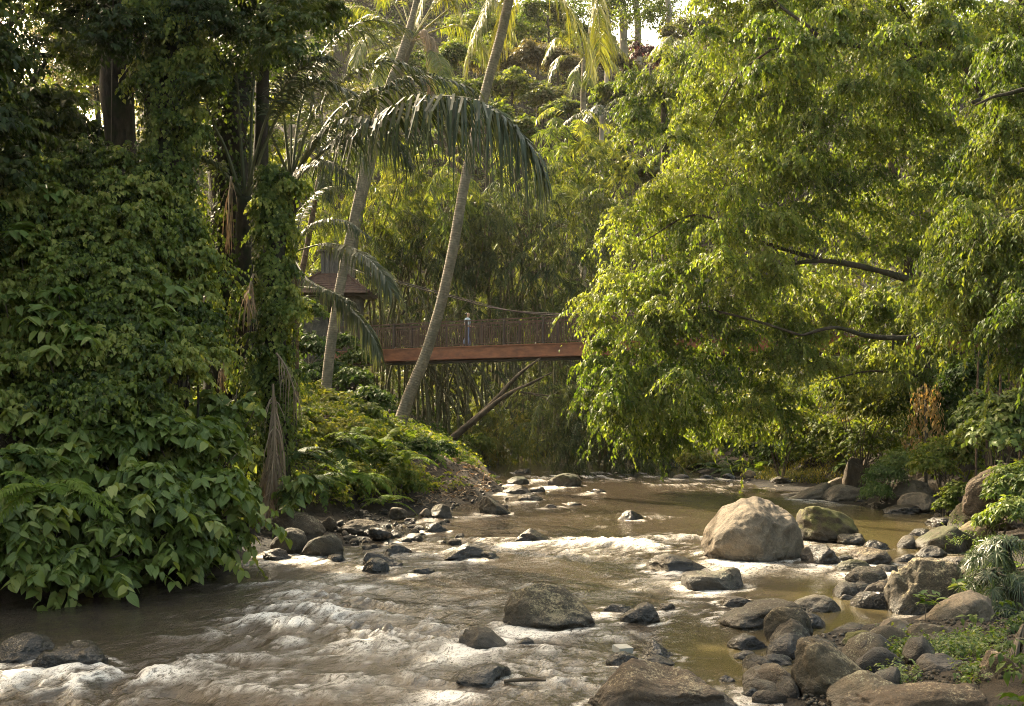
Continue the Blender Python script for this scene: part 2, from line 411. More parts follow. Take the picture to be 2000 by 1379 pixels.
# px centre, base row, width px, height px, material, label, options
ROCKS = [
 (1470, 1101, 200, 124, 'tan', 'tall sandy peaked boulder with a sunlit left face in midstream', dict(prof=[(-1, .25), (-.85, .5), (-.5, .83), (-.15, .97), (.15, 1), (.45, .95), (.75, .8), (.93, .6), (1, .35)], cuts=9, seed=3, d=1.0, sub=6)),
 (1616, 1052, 122, 64, 'moss', 'long mossy boulder resting behind the sandy peaked boulder', dict(prof=[(-1, .55), (-.8, .92), (-.5, 1), (0, .9), (.5, .75), (.85, .55), (1, .3)], z0=0.1)),
 (1593, 1057, 50, 42, 'olive', 'round olive stone under the mossy boulder, touching the sandy boulder', dict(cuts=3)),
 (1646, 1055, 60, 40, 'olive', 'smooth olive stone leaning under the mossy boulder by the pool', dict(cuts=3)),
 (1664, 1066, 60, 24, 'grey', 'low grey stone in the water before the two olive stones', {}),
 (1605, 1107, 80, 44, 'dark', 'dark block with a ragged top right of the sandy peaked boulder', dict(boxy=.3)),
 (1712, 1075, 52, 20, 'dark', 'small dark stone alone in the green pool', {}),
 (1696, 1106, 90, 34, 'brown', 'brown ridged rock at the rim of the green pool', {}),
 (1668, 1118, 70, 24, 'moss', 'flat rock with bright yellow moss on top', dict(seed=22)),
 (1692, 1142, 82, 34, 'grey', 'smooth grey loaf rock in front of the yellow mossy rock', dict(cuts=3)),
 (1733, 1120, 50, 18, 'grey', 'small grey slab between loaf rock and round lichen boulder', {}),
 (1768, 1101, 48, 20, 'dark', 'dark wet stone above the round lichen boulder', {}),
 (1682, 1146, 34, 12, 'dark', 'tiny dark stone beneath the smooth loaf rock', {}),
 (1722, 1154, 34, 22, 'brown', 'small brown stone tucked left of the round lichen boulder', {}),
 (1812, 1206, 168, 112, 'lichen', 'large round pale boulder blotched with lichen beside the pool', dict(cuts=5, d=.9, sub=6, prof=[(-1, .5), (-.8, .78), (-.4, .97), (0, 1), (.5, .95), (1, .7)])),
 (1866, 1232, 140, 76, 'tan', 'sunlit sandy boulder sloping under the narrow leaved shrub', dict(prof=[(-1, .1), (-.5, .5), (0, .88), (.4, 1), (1, .8)], z0=.12)),
 (1851, 1080, 124, 52, 'mossdark', 'broad dark boulder across the pool from the sandy peak', dict(cuts=5)),
 (1818, 1090, 64, 24, 'grey', 'rounded grey stone before the broad dark boulder', dict(cuts=3)),
 (1812, 1102, 40, 14, 'dark', 'thin dark stone wedged above the lichen boulder', {}),
 (1866, 1104, 60, 18, 'brown', 'flat brown stone behind the lichen boulder', {}),
 (1910, 1056, 84, 38, 'olive', 'smooth olive hump behind the broad dark boulder', dict(cuts=2, z0=.1)),
 (1908, 1030, 112, 52, 'mossdark', 'dark mossy rock below the leaning slab', dict(z0=.15)),
 (1846, 1030, 74, 20, 'dark', 'low dark stone at the far pool edge', {}),
 (1798, 1048, 50, 16, 'dark', 'flat dark stone at the near end of the green pool', {}),
 (1955, 1030, 60, 26, 'brown', 'brown stone right of the dark mossy rock', dict(z0=.4)),
 (1930, 985, 104, 82, 'brown', 'big leaning brown slab on the right bank', dict(z0=.75, d=.6, boxy=.3, cuts=5, prof=[(-1, .2), (-.7, .55), (-.2, .78), (.3, .95), (.7, 1), (1, .85)])),
 (1782, 972, 84, 34, 'tan', 'sandy rock at the foot of the bank, behind its twin', dict(z0=.3)),
 (1790, 992, 76, 30, 'tan', 'humped sandy rock at the bank edge over the pool', dict(z0=.15)),
 (1663, 950, 44, 58, 'brown', 'upright brown rock standing at the end of the grass', dict(z0=.2, boxy=.25, tilt=.15)),
 (1584, 977, 92, 34, 'tan', 'wedge shaped tan rock rising from the river', dict(prof=[(-1, .05), (-.3, .5), (.4, .95), (.75, 1), (1, .6)])),
 (1648, 981, 84, 34, 'tan', 'rounded tan rock beside the wedge shaped rock', dict(cuts=4)),
 (1632, 952, 40, 20, 'pale', 'small pale stone behind the two tan rocks', dict(z0=.15)),
 (1530, 948, 52, 18, 'grey', 'square grey ledge stone under the yellow grass', dict(boxy=.4)),
 (1588, 945, 60, 18, 'grey', 'second grey ledge stone under the grass, nearer the upright rock', dict(boxy=.4)),
 (1462, 938, 34, 20, 'pale', 'pale stone at the left tip of the grass bank', {}),
 (1682, 986, 36, 14, 'dark', 'small dark stone in the shade of the fine leaved bush', {}),
 (1714, 992, 36, 12, 'pale', 'small pale stone under the fine leaved bush', {}),
 (1760, 1005, 74, 20, 'dark', 'dark flat rock under the humped sandy rock', {}),
 (1234, 1016, 58, 20, 'dark', 'dark fin of rock alone in the calm far reach', dict(prof=[(-1, .1), (-.4, .9), (-.1, 1), (.5, .6), (1, .1)])),
 (1103, 952, 68, 28, 'mossdark', 'mossy domed boulder in the far rapids under the bridge', dict(cuts=2)),
 (1020, 925, 36, 10, 'dark', 'low dark rock far upstream below the bridge', {}),
 (965, 1006, 62, 38, 'grey', 'grey wedge boulder at the tip of the earthy bank', dict(prof=[(-1, .55), (-.7, .95), (-.3, 1), (.3, .65), (1, .15)])),
 (1040, 1064, 88, 32, 'dark', 'pointed dark rock in the sunlit ripples', dict(prof=[(-1, .1), (-.4, .8), (-.1, 1), (.2, .75), (.5, .5), (1, .15)])),
 (912, 1094, 92, 32, 'dark', 'dark saddle backed rock splitting the rapids', dict(prof=[(-1, .2), (-.3, .8), (0, 1), (.4, .8), (1, .4)])),
 (955, 1094, 44, 18, 'black', 'black wet stone against the saddle backed rock', {}),
 (748, 1110, 84, 32, 'dark', 'dark ridge rock near the gravel bar', dict(prof=[(-1, .5), (-.7, 1), (-.2, .9), (.4, .6), (1, .25)])),
 (733, 1120, 56, 30, 'black', 'shiny black stone in front of the dark ridge rock', {}),
 (828, 1120, 46, 12, 'black', 'black sliver of rock awash in the rapids', {}),
 (1072, 1234, 186, 88, 'lichen', 'large oval boulder with pale lichen cap in the middle of the river', dict(cuts=3, prof=[(-1, .45), (-.8, .78), (-.45, .97), (-.1, 1), (.3, .9), (.65, .62), (.9, .35), (1, .15)], sub=6, d=.75)),
 (1250, 1220, 82, 42, 'dark', 'dark angular rock right of the oval lichen boulder', {}),
 (1203, 1197, 60, 18, 'black', 'black wet ledge behind the dark angular rock', {}),
 (1302, 1192, 36, 14, 'brown', 'small brown rock at the lip of the little cascade', {}),
 (944, 1276, 110, 50, 'grey', 'grey brown boulder below the oval lichen boulder', dict(prof=[(-1, .4), (-.7, .85), (-.2, 1), (.3, .8), (1, .15)])),
 (1028, 1263, 36, 18, 'dark', 'small dark knob between two midstream boulders', {}),
 (940, 1346, 128, 44, 'black', 'smooth black wet boulder at the bottom centre with a stick', dict(cuts=4, prof=[(-1, .25), (-.6, .7), (-.1, .92), (.4, 1), (.8, .85), (1, .4)])),
 (1324, 1119, 128, 34, 'dark', 'long dark rock before the sandy peaked boulder', dict(prof=[(-1, .3), (-.7, .85), (-.3, 1), (.3, .75), (1, .1)])),
 (1393, 1154, 124, 40, 'grey', 'flat topped grey block below the sandy peaked boulder', dict(boxy=.35, cuts=3, prof=[(-1, .7), (-.6, .82), (.1, .8), (.5, 1), (.9, .95), (1, .6)])),
 (1440, 1183, 66, 18, 'brown', 'jagged little rock awash right of the flat block', {}),
 (1488, 1230, 180, 54, 'grey', 'long whale backed grey boulder on the pool edge', dict(cuts=3, prof=[(-1, .25), (-.6, .6), (0, .88), (.6, 1), (1, .7)])),
 (1596, 1196, 96, 30, 'pale', 'pale log shaped rock lying in the pool', dict(cuts=3)),
 (1655, 1172, 30, 12, 'pale', 'small pale cobble at the tip of the log shaped rock', {}),
 (1540, 1252, 96, 66, 'lichen', 'rounded lichen boulder behind the grey cone stone', dict(cuts=4, z0=.05)),
 (1585, 1228, 56, 30, 'dark', 'dark stone under the log shaped rock', {}),
 (1546, 1266, 86, 58, 'grey', 'grey cone shaped stone in front of the rounded lichen boulder', dict(prof=[(-1, .2), (-.5, .7), (-.05, 1), (.4, .85), (1, .3)], cuts=3)),
 (1460, 1270, 82, 30, 'dark', 'dark flat oval stone left of the grey cone', dict(cuts=3)),
 (1454, 1288, 44, 18, 'grey', 'little grey stone under the dark oval stone', {}),
 (1512, 1302, 72, 24, 'grey', 'flat grey stone below the cone stone', {}),
 (1282, 1290, 80, 40, 'black', 'pointed black rock behind the large foreground slab', dict(prof=[(-1, .1), (-.5, .55), (-.2, 1), (.2, .7), (1, .1)])),
 (1285, 1301, 70, 20, 'grey', 'low grey stone between the pointed black rock and the slab', {}),
 (1215, 1300, 66, 26, 'dark', 'dark rock carrying a pale block at the slab edge', {}),
 (1297, 1402, 310, 100, 'brown', 'large smooth foreground slab at the bottom edge', dict(prof=[(-1, .2), (-.75, .6), (-.55, .9), (-.4, 1), (0, .82), (.35, .72), (.7, .45), (1, .12)], cuts=5, sub=6, d=.6)),
 (1640, 1372, 200, 122, 'lichen', 'big speckled boulder with a sloping back, bottom right', dict(prof=[(-1, .75), (-.85, .95), (-.6, 1), (-.2, .88), (.3, .55), (.7, .3), (1, .05)], cuts=4, sub=6, d=.8, z0=.05)),
 (1705, 1392, 190, 70, 'pale', 'smooth pale wedge lying against the big speckled boulder', dict(prof=[(-1, .3), (-.5, .8), (-.1, 1), (.4, .7), (1, .2)], cuts=3, z0=.1)),
 (1800, 1408, 320, 62, 'brown', 'broad brown slab filling the bottom right corner', dict(cuts=3, z0=.12, d=.5, prof=[(-1, .4), (-.4, .8), (.1, 1), (.6, .95), (1, .7)])),
 (1494, 1348, 92, 42, 'grey', 'rounded grey stone left of the big speckled boulder', dict(cuts=3)),
 (1420, 1334, 34, 16, 'dark', 'dark pebble in the shallows beside the slab', {}),
 (1465, 1368, 46, 26, 'black', 'black wet stone in the shallows at the bottom', {}),
 (1680, 1276, 84, 42, 'moss', 'mossy brown stone behind the big speckled boulder', dict(z0=.1, seed=5)),
 (1652, 1292, 54, 30, 'grey', 'grey stone leaning on the big speckled boulder', dict(z0=.1)),
 (1754, 1246, 84, 36, 'tan', 'sunlit sandy stone before the lichen boulder', dict(z0=.08)),
 (1668, 1237, 80, 18, 'dark', 'dark flat stone at the sandy end of the pool', {}),
 (1828, 1274, 112, 52, 'grey', 'grey boulder among the small green plants', dict(z0=.15)),
 (1714, 1312, 50, 36, 'brown', 'brown angular stone beside the grass tuft', dict(z0=.15)),
 (1756, 1326, 62, 28, 'grey', 'grey stone half hidden by tiny weeds', dict(z0=.15)),
 (1840, 1330, 104, 46, 'dark', 'dark loaf stone in the bottom right rubble', dict(z0=.18)),
 (1796, 1296, 36, 26, 'grey', 'small grey stone under the grass tuft', dict(z0=.18)),
 (1860, 1350, 50, 28, 'brown', 'small brown stone below the dark loaf stone', dict(z0=.15)),
 (1950, 1360, 124, 84, 'brown', 'angular brown boulder at the right edge', dict(z0=.2, cuts=9)),
 (1900, 1366, 50, 24, 'dark', 'blue grey stone left of the angular brown boulder', dict(z0=.12)),
 (42, 1302, 134, 58, 'black', 'black wet rock cut by the left picture edge', dict(cuts=6)),
 (146, 1318, 150, 58, 'black', 'black wet rock parting the left rapids', dict(cuts=6, boxy=.25, prof=[(-1, .5), (-.6, .85), (0, 1), (.6, .95), (1, .55)])),
 (575, 1052, 124, 54, 'brown', 'big smooth brown boulder under the hanging dead frond', dict(cuts=3, z0=.15, prof=[(-1, .8), (-.3, 1), (.3, .9), (.8, .55), (1, .25)])),
 (566, 1086, 78, 54, 'grey', 'egg shaped grey boulder before the smooth brown boulder', dict(cuts=2)),
 (631, 1091, 86, 46, 'grey', 'domed grey boulder beside the egg shaped boulder', dict(cuts=3, prof=[(-1, .3), (-.6, .75), (-.1, .97), (.4, 1), (.8, .85), (1, .5)])),
 (541, 1096, 56, 24, 'brown', 'low brown stone at the foot of the egg shaped boulder', {}),
 (656, 1098, 38, 16, 'black', 'black wet stone below the domed grey boulder', {}),
 (700, 1042, 88, 26, 'brown', 'long brown stone on the gravel bar', dict(z0=.1)),
 (742, 1052, 44, 22, 'dark', 'dark round stone right of the long brown stone', dict(z0=.08)),
 (642, 1032, 34, 24, 'brown', 'brown knob of rock under the ferns', dict(z0=.2)),
 (778, 1010, 38, 20, 'grey', 'rounded grey stone at the back of the gravel bar', dict(z0=.15)),
 (862, 1010, 44, 26, 'grey', 'peaked grey stone at the end of the gravel bar', dict(z0=.05)),
 (830, 1006, 22, 14, 'tan', 'small orange stone beside the peaked grey stone', dict(z0=.1)),
 (852, 1040, 44, 20, 'dark', 'dark stone where ripples meet the gravel bar', {}),
 (806, 1057, 44, 15, 'brown', 'brown loaf stone at the water edge of the bar', {}),
 (776, 1086, 56, 26, 'dark', 'split dark rock at the head of the rapids', {}),
 (772, 1047, 30, 14, 'brown', 'brown stone beside the loaf stone', {}),
 (1036, 980, 52, 16, 'dark', 'dark shelf rock off the earthy bank', {}),
 (1010, 966, 60, 18, 'brown', 'brown shelf rock at the foot of the earthy bank', {}),
 (1012, 948, 44, 18, 'mossdark', 'mossy stone at the river bend below the bridge', {}),
 (1048, 962, 34, 12, 'dark', 'small dark stone below the mossy bend stone', {}),
 (1120, 988, 34, 8, 'dark', 'thin dark stone awash in the calm reach', {}),
 (1076, 992, 24, 8, 'grey', 'thin grey stone awash near the earthy bank', {}),
 (1168, 963, 32, 9, 'dark', 'tiny dark stone in the far ripples', {}),
 (1380, 936, 30, 9, 'dark', 'dark stone at the far right waterline', {}),
 (1330, 936, 34, 10, 'grey', 'grey stone at the far waterline below the fig', {}),
 (1425, 936, 30, 12, 'dark', 'dark stone left of the ledge stones', {}),
]


def place_rock(px, base, w, h, mk, label, opt, idx):
    z0 = opt.get('z0', 0.0)
    Y = (CAM_H - z0) * F_PX / (base - HZ)
    wm, hm = S(w, Y), S(h, Y)
    d = opt.get('d', 0.85) * wm
    d = max(d, hm * 0.8)
    sub = opt.get('sub', 5 if w > 50 else 4)
    V, T = rock_shape(opt.get('seed', 100 + idx), wm, d, hm, opt.get('cuts', 6), opt.get('rough', 0.07), sub, opt.get('prof'), boxy=opt.get('boxy', 0.0))
    mb = MB(); mb.add(V, T)
    me = mb.mesh('boulder' if w > 60 else 'rock', True)
    o = link('boulder' if w > 60 else 'rock', me, None, M[mk])
    yc = Y + d * 0.42
    o.location = ((px - 1000) / F_PX * yc, yc, z0 - 0.02)
    if 'tilt' in opt: o.rotation_euler = (0, opt['tilt'], 0)
    tag(o, label, 'rock' if w <= 60 else 'boulder', 'rocks in and beside the river')
    if z0 <= 0.05: WR.append((o.location.x, yc, wm / 2, d / 2, hm))
    return o


for i, (px, b, w, h, mk, lab, opt) in enumerate(ROCKS):
    place_rock(px, b, w, h, mk, lab, opt, i)

# little stones on the banks: countable, alike, so each an object sharing its label
rg = np.random.default_rng(41)
protos = []
for k in range(5):
    mb = MB(); V, T = rock_shape(700 + k, 1.0, 0.8, 0.5, 5, 0.06, 3); mb.add(V, T)
    protos.append(mb.mesh('stone', True))


def stones(n, boxes, sizes, mats, label, group):
    for i in range(n):
        x0, x1, y0, y1 = boxes[i % len(boxes)]
        px, py = rg.uniform(x0, x1), rg.uniform(y0, y1)
        Y = (CAM_H - 0.12) * F_PX / (py - HZ); X = (px - 1000) / F_PX * Y
        me = protos[rg.integers(5)]
        o = bpy.data.objects.new('stone', me.copy()); C.objects.link(o)
        o.data.materials.append(M[mats[rg.integers(len(mats))]])
        s = rg.uniform(*sizes)
        o.location = (X, Y, max(gz(X, Y), -0.02) - 0.01)
        o.scale = (s, s * rg.uniform(.7, 1), s * rg.uniform(.7, 1.1)); o.rotation_euler = (0, 0, rg.uniform(0, 6.28))
        tag(o, label, 'stone', group)


stones(70, [(640, 900, 1010, 1062), (650, 760, 1030, 1085), (690, 830, 1000, 1050)], (.12, .34), ['grey', 'brown', 'dark', 'grey'], 'small loose stone on the gravel bar below the ferns', 'small stones on the gravel bar')
stones(26, [(1430, 1640, 1250, 1375), (1640, 1900, 1240, 1370), (1650, 1780, 1120, 1180)], (.35, .65), ['dark', 'dark', 'grey', 'brown', 'black'], 'dark loose stone packed among the boulders of the near right bank', 'dark stones packed on the near right bank')
stones(16, [(1740, 1960, 1000, 1110), (1640, 1800, 1085, 1150)], (.25, .6), ['dark', 'mossdark', 'brown', 'grey'], 'dark stone at the rim of the green pool', 'dark stones round the green pool')
stones(16, [(1620, 1900, 1255, 1375), (1420, 1560, 1290, 1375), (1700, 1880, 1230, 1330)], (.08, .24), ['grey', 'brown', 'dark'], 'small loose stone in the rubble of the near right bank', 'small stones in the near rubble')
stones(36, [(1640, 1860, 1090, 1150), (1280, 1480, 928, 942), (1740, 1900, 985, 1010), (960, 1060, 950, 985)], (.12, .3), ['grey', 'brown', 'tan'], 'small loose stone along the far water edge', 'small stones along the far water edge')

# gravel and grit nobody could count
mb = MB(); PV = [rock_shape(900 + k, 1.0, .85, .6, 4, .05, 1) for k in range(6)]
rgg = np.random.default_rng(55)
for (x0, x1, y0, y1, n, sz) in [(640, 900, 1005, 1085, 900, (.03, .10)), (1560, 2000, 1225, 1378, 1100, (.02, .075)), (1640, 1960, 980, 1120, 500, (.04, .11)), (880, 1060, 930, 1000, 300, (.05, .13))]:
    for i in range(n):
        px, py = rgg.uniform(x0, x1), rgg.uniform(y0, y1); Yg = (CAM_H - .12) * F_PX / (py - HZ); Xg = (px - 1000) / F_PX * Yg
        zg = gz(Xg, Yg)
        if zg < -.03: continue
        V, T_ = PV[rgg.integers(6)]; a = rgg.uniform(0, 6.283); ca, sa = math.cos(a), math.sin(a)
        mb.add((V * rgg.uniform(*sz)) @ np.array([[ca, sa, 0], [-sa, ca, 0], [0, 0, 1]]) + [Xg, Yg, zg], T_)
tag(mb.build('gravel', M['grey'], None, True), 'grey gravel and grit between the boulders on both banks', None, None, 'stuff')

# ------------------------------------------------------------------ ground sheet
def grid_faces(nr, nc):
    i = np.arange(nr - 1)[:, None] * nc + np.arange(nc - 1)[None, :]
    i = i.ravel()
    return np.stack([i, i + 1, i + nc + 1, i + nc], 1)


ys = np.concatenate([np.arange(-25, 62, 0.3), np.arange(62, 190, 1.0)])
xs = np.concatenate([np.arange(-110, -26, 2.0), np.arange(-26, 28, 0.3), np.arange(28, 112, 2.0)])
GX, GY = np.meshgrid(xs, ys)
GZ = ground(GX, GY)
mb = MB(); mb.add(np.stack([GX.ravel(), GY.ravel(), GZ.ravel()], 1), Q=grid_faces(len(ys), len(xs)))
m, nt, out = new_mat('soil')
tc = N(nt, 'ShaderNodeTexCoord')
n1 = noise_tex(nt, 0.7, 8, 0.65, tc.outputs['Object']); n2 = noise_tex(nt, 9, 6, 0.7, tc.outputs['Object']); n3 = noise_tex(nt, 45, 4, 0.7, tc.outputs['Object'])
col = ramp(nt, [(0.3, (0.020, 0.015, 0.009)), (0.7, (0.055, 0.04, 0.024))], n1.outputs['Fac']).outputs[0]
col = mix_rgb(nt, 0.7, col, ramp(nt, [(0.3, (.4, .4, .4)), (.7, (1.5, 1.4, 1.2))], n2.outputs['Fac']).outputs[0], 'MULTIPLY')
col = mix_rgb(nt, 0.5, col, ramp(nt, [(0.35, (.4, .4, .4)), (.7, (1.8, 1.6, 1.3))], n3.outputs['Fac']).outputs[0], 'MULTIPLY')
gp = N(nt, 'ShaderNodeNewGeometry'); gs = N(nt, 'ShaderNodeSeparateXYZ'); nt.links.new(gp.outputs['Position'], gs.inputs[0])
wet = ramp(nt, [(.15, (.35, .34, .33)), (.6, (1, 1, 1))], math_n(nt, 'ADD', gs.outputs[2], math_n(nt, 'MULTIPLY', n1.outputs['Fac'], .2)))
col = mix_rgb(nt, 1.0, col, wet.outputs[0], 'MULTIPLY')
p = N(nt, 'ShaderNodeBsdfPrincipled'); p.inputs['Roughness'].default_value = 0.8; p.inputs['Specular IOR Level'].default_value = 0.3
nt.links.new(col, p.inputs['Base Color'])
b = N(nt, 'ShaderNodeBump'); b.inputs['Distance'].default_value = 0.1; b.inputs['Strength'].default_value = 0.7
nt.links.new(math_n(nt, 'ADD', n2.outputs['Fac'], n3.outputs['Fac']), b.inputs['Height']); nt.links.new(b.outputs[0], p.inputs['Normal'])
nt.links.new(p.outputs[0], out.inputs['Surface'])
tag(mb.build('ground', m, None, True), None, None, None, 'structure')['label'] = 'brown earth of the river banks and the hillside'

# ------------------------------------------------------------------ river surface
rows = [5.0]
while rows[-1] < 96:
    y = rows[-1]; rows.append(y + max(0.03, 0.022 + 0.00032 * y * y))
rows = np.array(rows); NC = 760
u = np.linspace(0, 1, NC)
RX0 = np.minimum(xL(rows) - 2.0, -2.0 - rows * 0.1)[:, None]; RX1 = (xR(rows) + 2.5)[:, None]
RXg = RX0 + (RX1 - RX0) * u[None, :]; RYg = np.repeat(rows[:, None], NC, 1)
X, Y = RXg.ravel(), RYg.ravel()


def zone(px, py, rx, ry, ang=0.0):
    """elliptical patch of rough water given by what it covers in the photo; returns 0..1 over the river surface"""
    y0 = CAM_H * F_PX / (py - HZ); x0 = (px - 1000) / F_PX * y0
    ly = ry * y0 * y0 / (CAM_H * F_PX); lx = S(rx, y0)
    dx, dy = X - x0, Y - y0
    ca, sa = math.cos(ang), math.sin(ang)
    a, b_ = (dx * ca + dy * sa) / lx, (-dx * sa + dy * ca) / ly
    return np.exp(-(a * a + b_ * b_))


T = np.zeros(len(X)); FO = np.zeros(len(X))
for (px, py, rx, ry, t, f) in [
    (180, 1345, 260, 45, 1.0, .85), (420, 1290, 220, 50, .9, .45), (620, 1210, 190, 60, 1.0, .75), (760, 1250, 220, 55, .8, .6),
    (640, 1165, 150, 22, .8, .6), (520, 1150, 160, 14, .5, .4), (560, 1345, 260, 40, .7, .45), (850, 1190, 130, 40, .55, .4),
    (1200, 1072, 170, 20, 1.0, .78), (1080, 1078, 120, 16, .7, .5), (1330, 1058, 70, 16, .7, .65), (850, 1082, 110, 15, .6, .75), (930, 1062, 120, 12, .5, .45),
    (1060, 1330, 130, 50, .6, .5), (760, 1345, 200, 40, .5, .3), (1150, 1345, 60, 40, .5, .6), (1080, 1265, 110, 20, .5, .55), (1225, 1245, 80, 16, .4, .5),
    (1160, 930, 130, 9, .5, .85), (1070, 940, 60, 8, .4, .6), (1420, 955, 130, 10, .4, .5), (1330, 945, 90, 6, .4, .6), (1500, 945, 60, 8, .3, .5), (1180, 1010, 130, 8, .25, .25), (1310, 1015, 60, 8, .3, .35),
    (1390, 1198, 90, 8, .3, .65), (1440, 1112, 110, 9, .3, .5), (790, 1130, 160, 14, .4, .35), (1210, 1130, 120, 14, .35, .3), (1130, 905, 90, 6, .3, .35),
    (1530, 1130, 70, 8, .2, .3), (640, 1105, 110, 8, .4, .4), (1000, 1160, 160, 30, .35, .2)]:
    z_ = zone(px, py, rx, ry)
    T = np.maximum(T, z_ * t); FO = np.maximum(FO, z_ * f)
calm = np.clip(zone(1700, 1010, 200, 35) + zone(1640, 1180, 120, 60) + zone(1450, 1290, 130, 60) + zone(1800, 1060, 160, 30) + zone(1600, 1240, 100, 40), 0, 1)
# flow frame: s runs downstream, t across
fx, fy = -0.45, -0.893
s_ = X * fx + Y * fy; t_ = X * fy - Y * fx
st3 = lambda a, b_, c=0.0: np.stack([a, b_, c + 0 * s_], 1)
rid = lambda q, sd: 1 - np.abs(vnoise(q, sd)) * 2
wv = fbm(st3(s_ * .6, t_ * .6), 3, 60)
big = fbm(st3(s_ * .55, t_ * .45), 3, 31)
w1 = rid(st3(s_ * 1.15 + 1.3 * wv, t_ * .5 + .8 * wv), 37)          # standing waves, crests across the stream
w2 = rid(st3(s_ * 2.5 + 1.8 * wv, t_ * 1.1 + wv), 38)
w3 = rid(st3(s_ * 5.6 + 2.5 * wv, t_ * 2.6 + 1.5 * wv), 39)
ridge = .5 * np.sign(w1) * np.abs(w1) ** 1.3 + .32 * w2 + .18 * w3
chop = fbm(st3(s_ * 3.4 + 2 * wv, t_ * 2.6 + 2 * wv), 3, 43)
fine = fbm(st3(s_ * 11 + 2 * wv, t_ * 7), 3, 47)
streak = rid(st3(s_ * .8 + 1.2 * big, t_ * 5.0 + 2.5 * wv), 71) * .6 + rid(st3(s_ * 1.8 + big, t_ * 12 + 4 * wv), 72) * .4
amp = (0.16 + 0.9 * T) * (1 - 0.93 * calm)
h = amp * (0.15 * big + 0.15 * ridge + 0.045 * chop + 0.022 * fine + .015 * streak) + 0.010 * chop * (1 - 0.8 * calm)
crest = smooth(.05, .62, ridge)
foam = .64 * FO * np.clip(crest * (.62 + .55 * fine + .35 * chop) + .42 * big + .30 * (streak - .25) + .3 * fine, 0, 1.1)
for (rx_, ry_, a_, b_, hm) in WR:
    dx, dy = X - rx_, Y - ry_
    near = np.exp(-(((dx / (a_ * 1.35 + .12)) ** 2 + (dy / (b_ * 1.35 + .12)) ** 2) ** 2) * 1.0)
    cal = 1 - calm
    h = h + 0.03 * near * cal * min(1, hm * 2)
    ring = np.exp(-((np.sqrt((dx / (a_ + .1)) ** 2 + (dy / (b_ + .1)) ** 2) - 1.0) / 0.16) ** 2)
    ds = dx * fx + dy * fy; dt = dx * fy - dy * fx
    wake = np.exp(-(dt / (a_ * .8 + .05)) ** 2) * smooth(0.1, a_ + .3, ds) * np.exp(-np.maximum(ds - a_, 0) / (a_ * 2.2 + .3))
    foam = np.maximum(foam, cal * (0.36 * ring * np.clip(.55 + fine + chop, 0, 1) + 0.62 * wake * np.clip(.5 + chop + big, 0, 1)))
    T = np.maximum(T, wake * .4 * cal)
h = h + 0.02 * fbm(np.stack([s_ * 4, t_ * 6, 0 * s_], 1), 2, 53) * np.clip(T, 0, 1)
mb = MB(); mb.add(np.stack([X, Y, h], 1), Q=grid_faces(len(rows), NC), rnd=foam)
me = mb.mesh('river', True, None, False, {'calm': calm, 'rough': T})
m, nt, out = new_mat('river_water')
tc = N(nt, 'ShaderNodeTexCoord')
rot = N(nt, 'ShaderNodeMapping'); rot.inputs['Rotation'].default_value = (0, 0, math.atan2(-fx, -fy))
nt.links.new(tc.outputs['Object'], rot.inputs[0])
st = N(nt, 'ShaderNodeMapping'); st.inputs['Scale'].default_value = (1.0, 0.5, 1.0); nt.links.new(rot.outputs[0], st.inputs[0])
fa = N(nt, 'ShaderNodeAttribute', attribute_name='rnd'); ca_ = N(nt, 'ShaderNodeAttribute', attribute_name='calm'); ra = N(nt, 'ShaderNodeAttribute', attribute_name='rough')
nf = noise_tex(nt, 7.0, 8, 0.7, st.outputs[0], 1.2)
nf2 = noise_tex(nt, 30.0, 8, 0.78, st.outputs[0], 1.0)
rg1 = math_n(nt, 'SUBTRACT', 1.0, math_n(nt, 'MULTIPLY', math_n(nt, 'ABSOLUTE', math_n(nt, 'SUBTRACT', nf.outputs['Fac'], 0.5)), 5.0))
rg2 = math_n(nt, 'SUBTRACT', 1.0, math_n(nt, 'MULTIPLY', math_n(nt, 'ABSOLUTE', math_n(nt, 'SUBTRACT', nf2.outputs['Fac'], 0.5)), 5.0))
nsum = math_n(nt, 'ADD', math_n(nt, 'MULTIPLY', rg1, 0.5), math_n(nt, 'MULTIPLY', rg2, 0.5))
ff = math_n(nt, 'ADD', math_n(nt, 'MULTIPLY', fa.outputs['Fac'], 0.95), math_n(nt, 'MULTIPLY', math_n(nt, 'SUBTRACT', nsum, 0.55), 2.1))
fmask = ramp(nt, [(0.18, (0,) * 3), (0.5, (0.32,) * 3), (1.05, (1,) * 3)], ff).outputs[0]
fmask = math_n(nt, 'MULTIPLY', fmask, ramp(nt, [(0.04, (0,) * 3), (0.35, (1,) * 3)], fa.outputs['Fac']).outputs[0])
wcol = mix_rgb(nt, ca_.outputs['Fac'], (0.046, 0.036, 0.026), (0.072, 0.058, 0.026))
nb = noise_tex(nt, 0.45, 4, 0.6, tc.outputs['Object'])
wcol = mix_rgb(nt, 0.5, wcol, ramp(nt, [(.3, (.7, .7, .7)), (.7, (1.25, 1.2, 1.1))], nb.outputs['Fac']).outputs[0], 'MULTIPLY')
water = N(nt, 'ShaderNodeBsdfPrincipled'); nt.links.new(wcol, water.inputs['Base Color'])
water.inputs['Roughness'].default_value = 0.10; water.inputs['IOR'].default_value = 1.33; water.inputs['Specular IOR Level'].default_value = 0.5
nw = noise_tex(nt, 5.0, 5, 0.6, st.outputs[0], 0.6); nw2 = noise_tex(nt, 22.0, 4, 0.6, st.outputs[0], 0.3)
hgt = math_n(nt, 'ADD', nw.outputs['Fac'], math_n(nt, 'MULTIPLY', nw2.outputs['Fac'], 0.35))
bp = N(nt, 'ShaderNodeBump'); bp.inputs['Distance'].default_value = 0.06
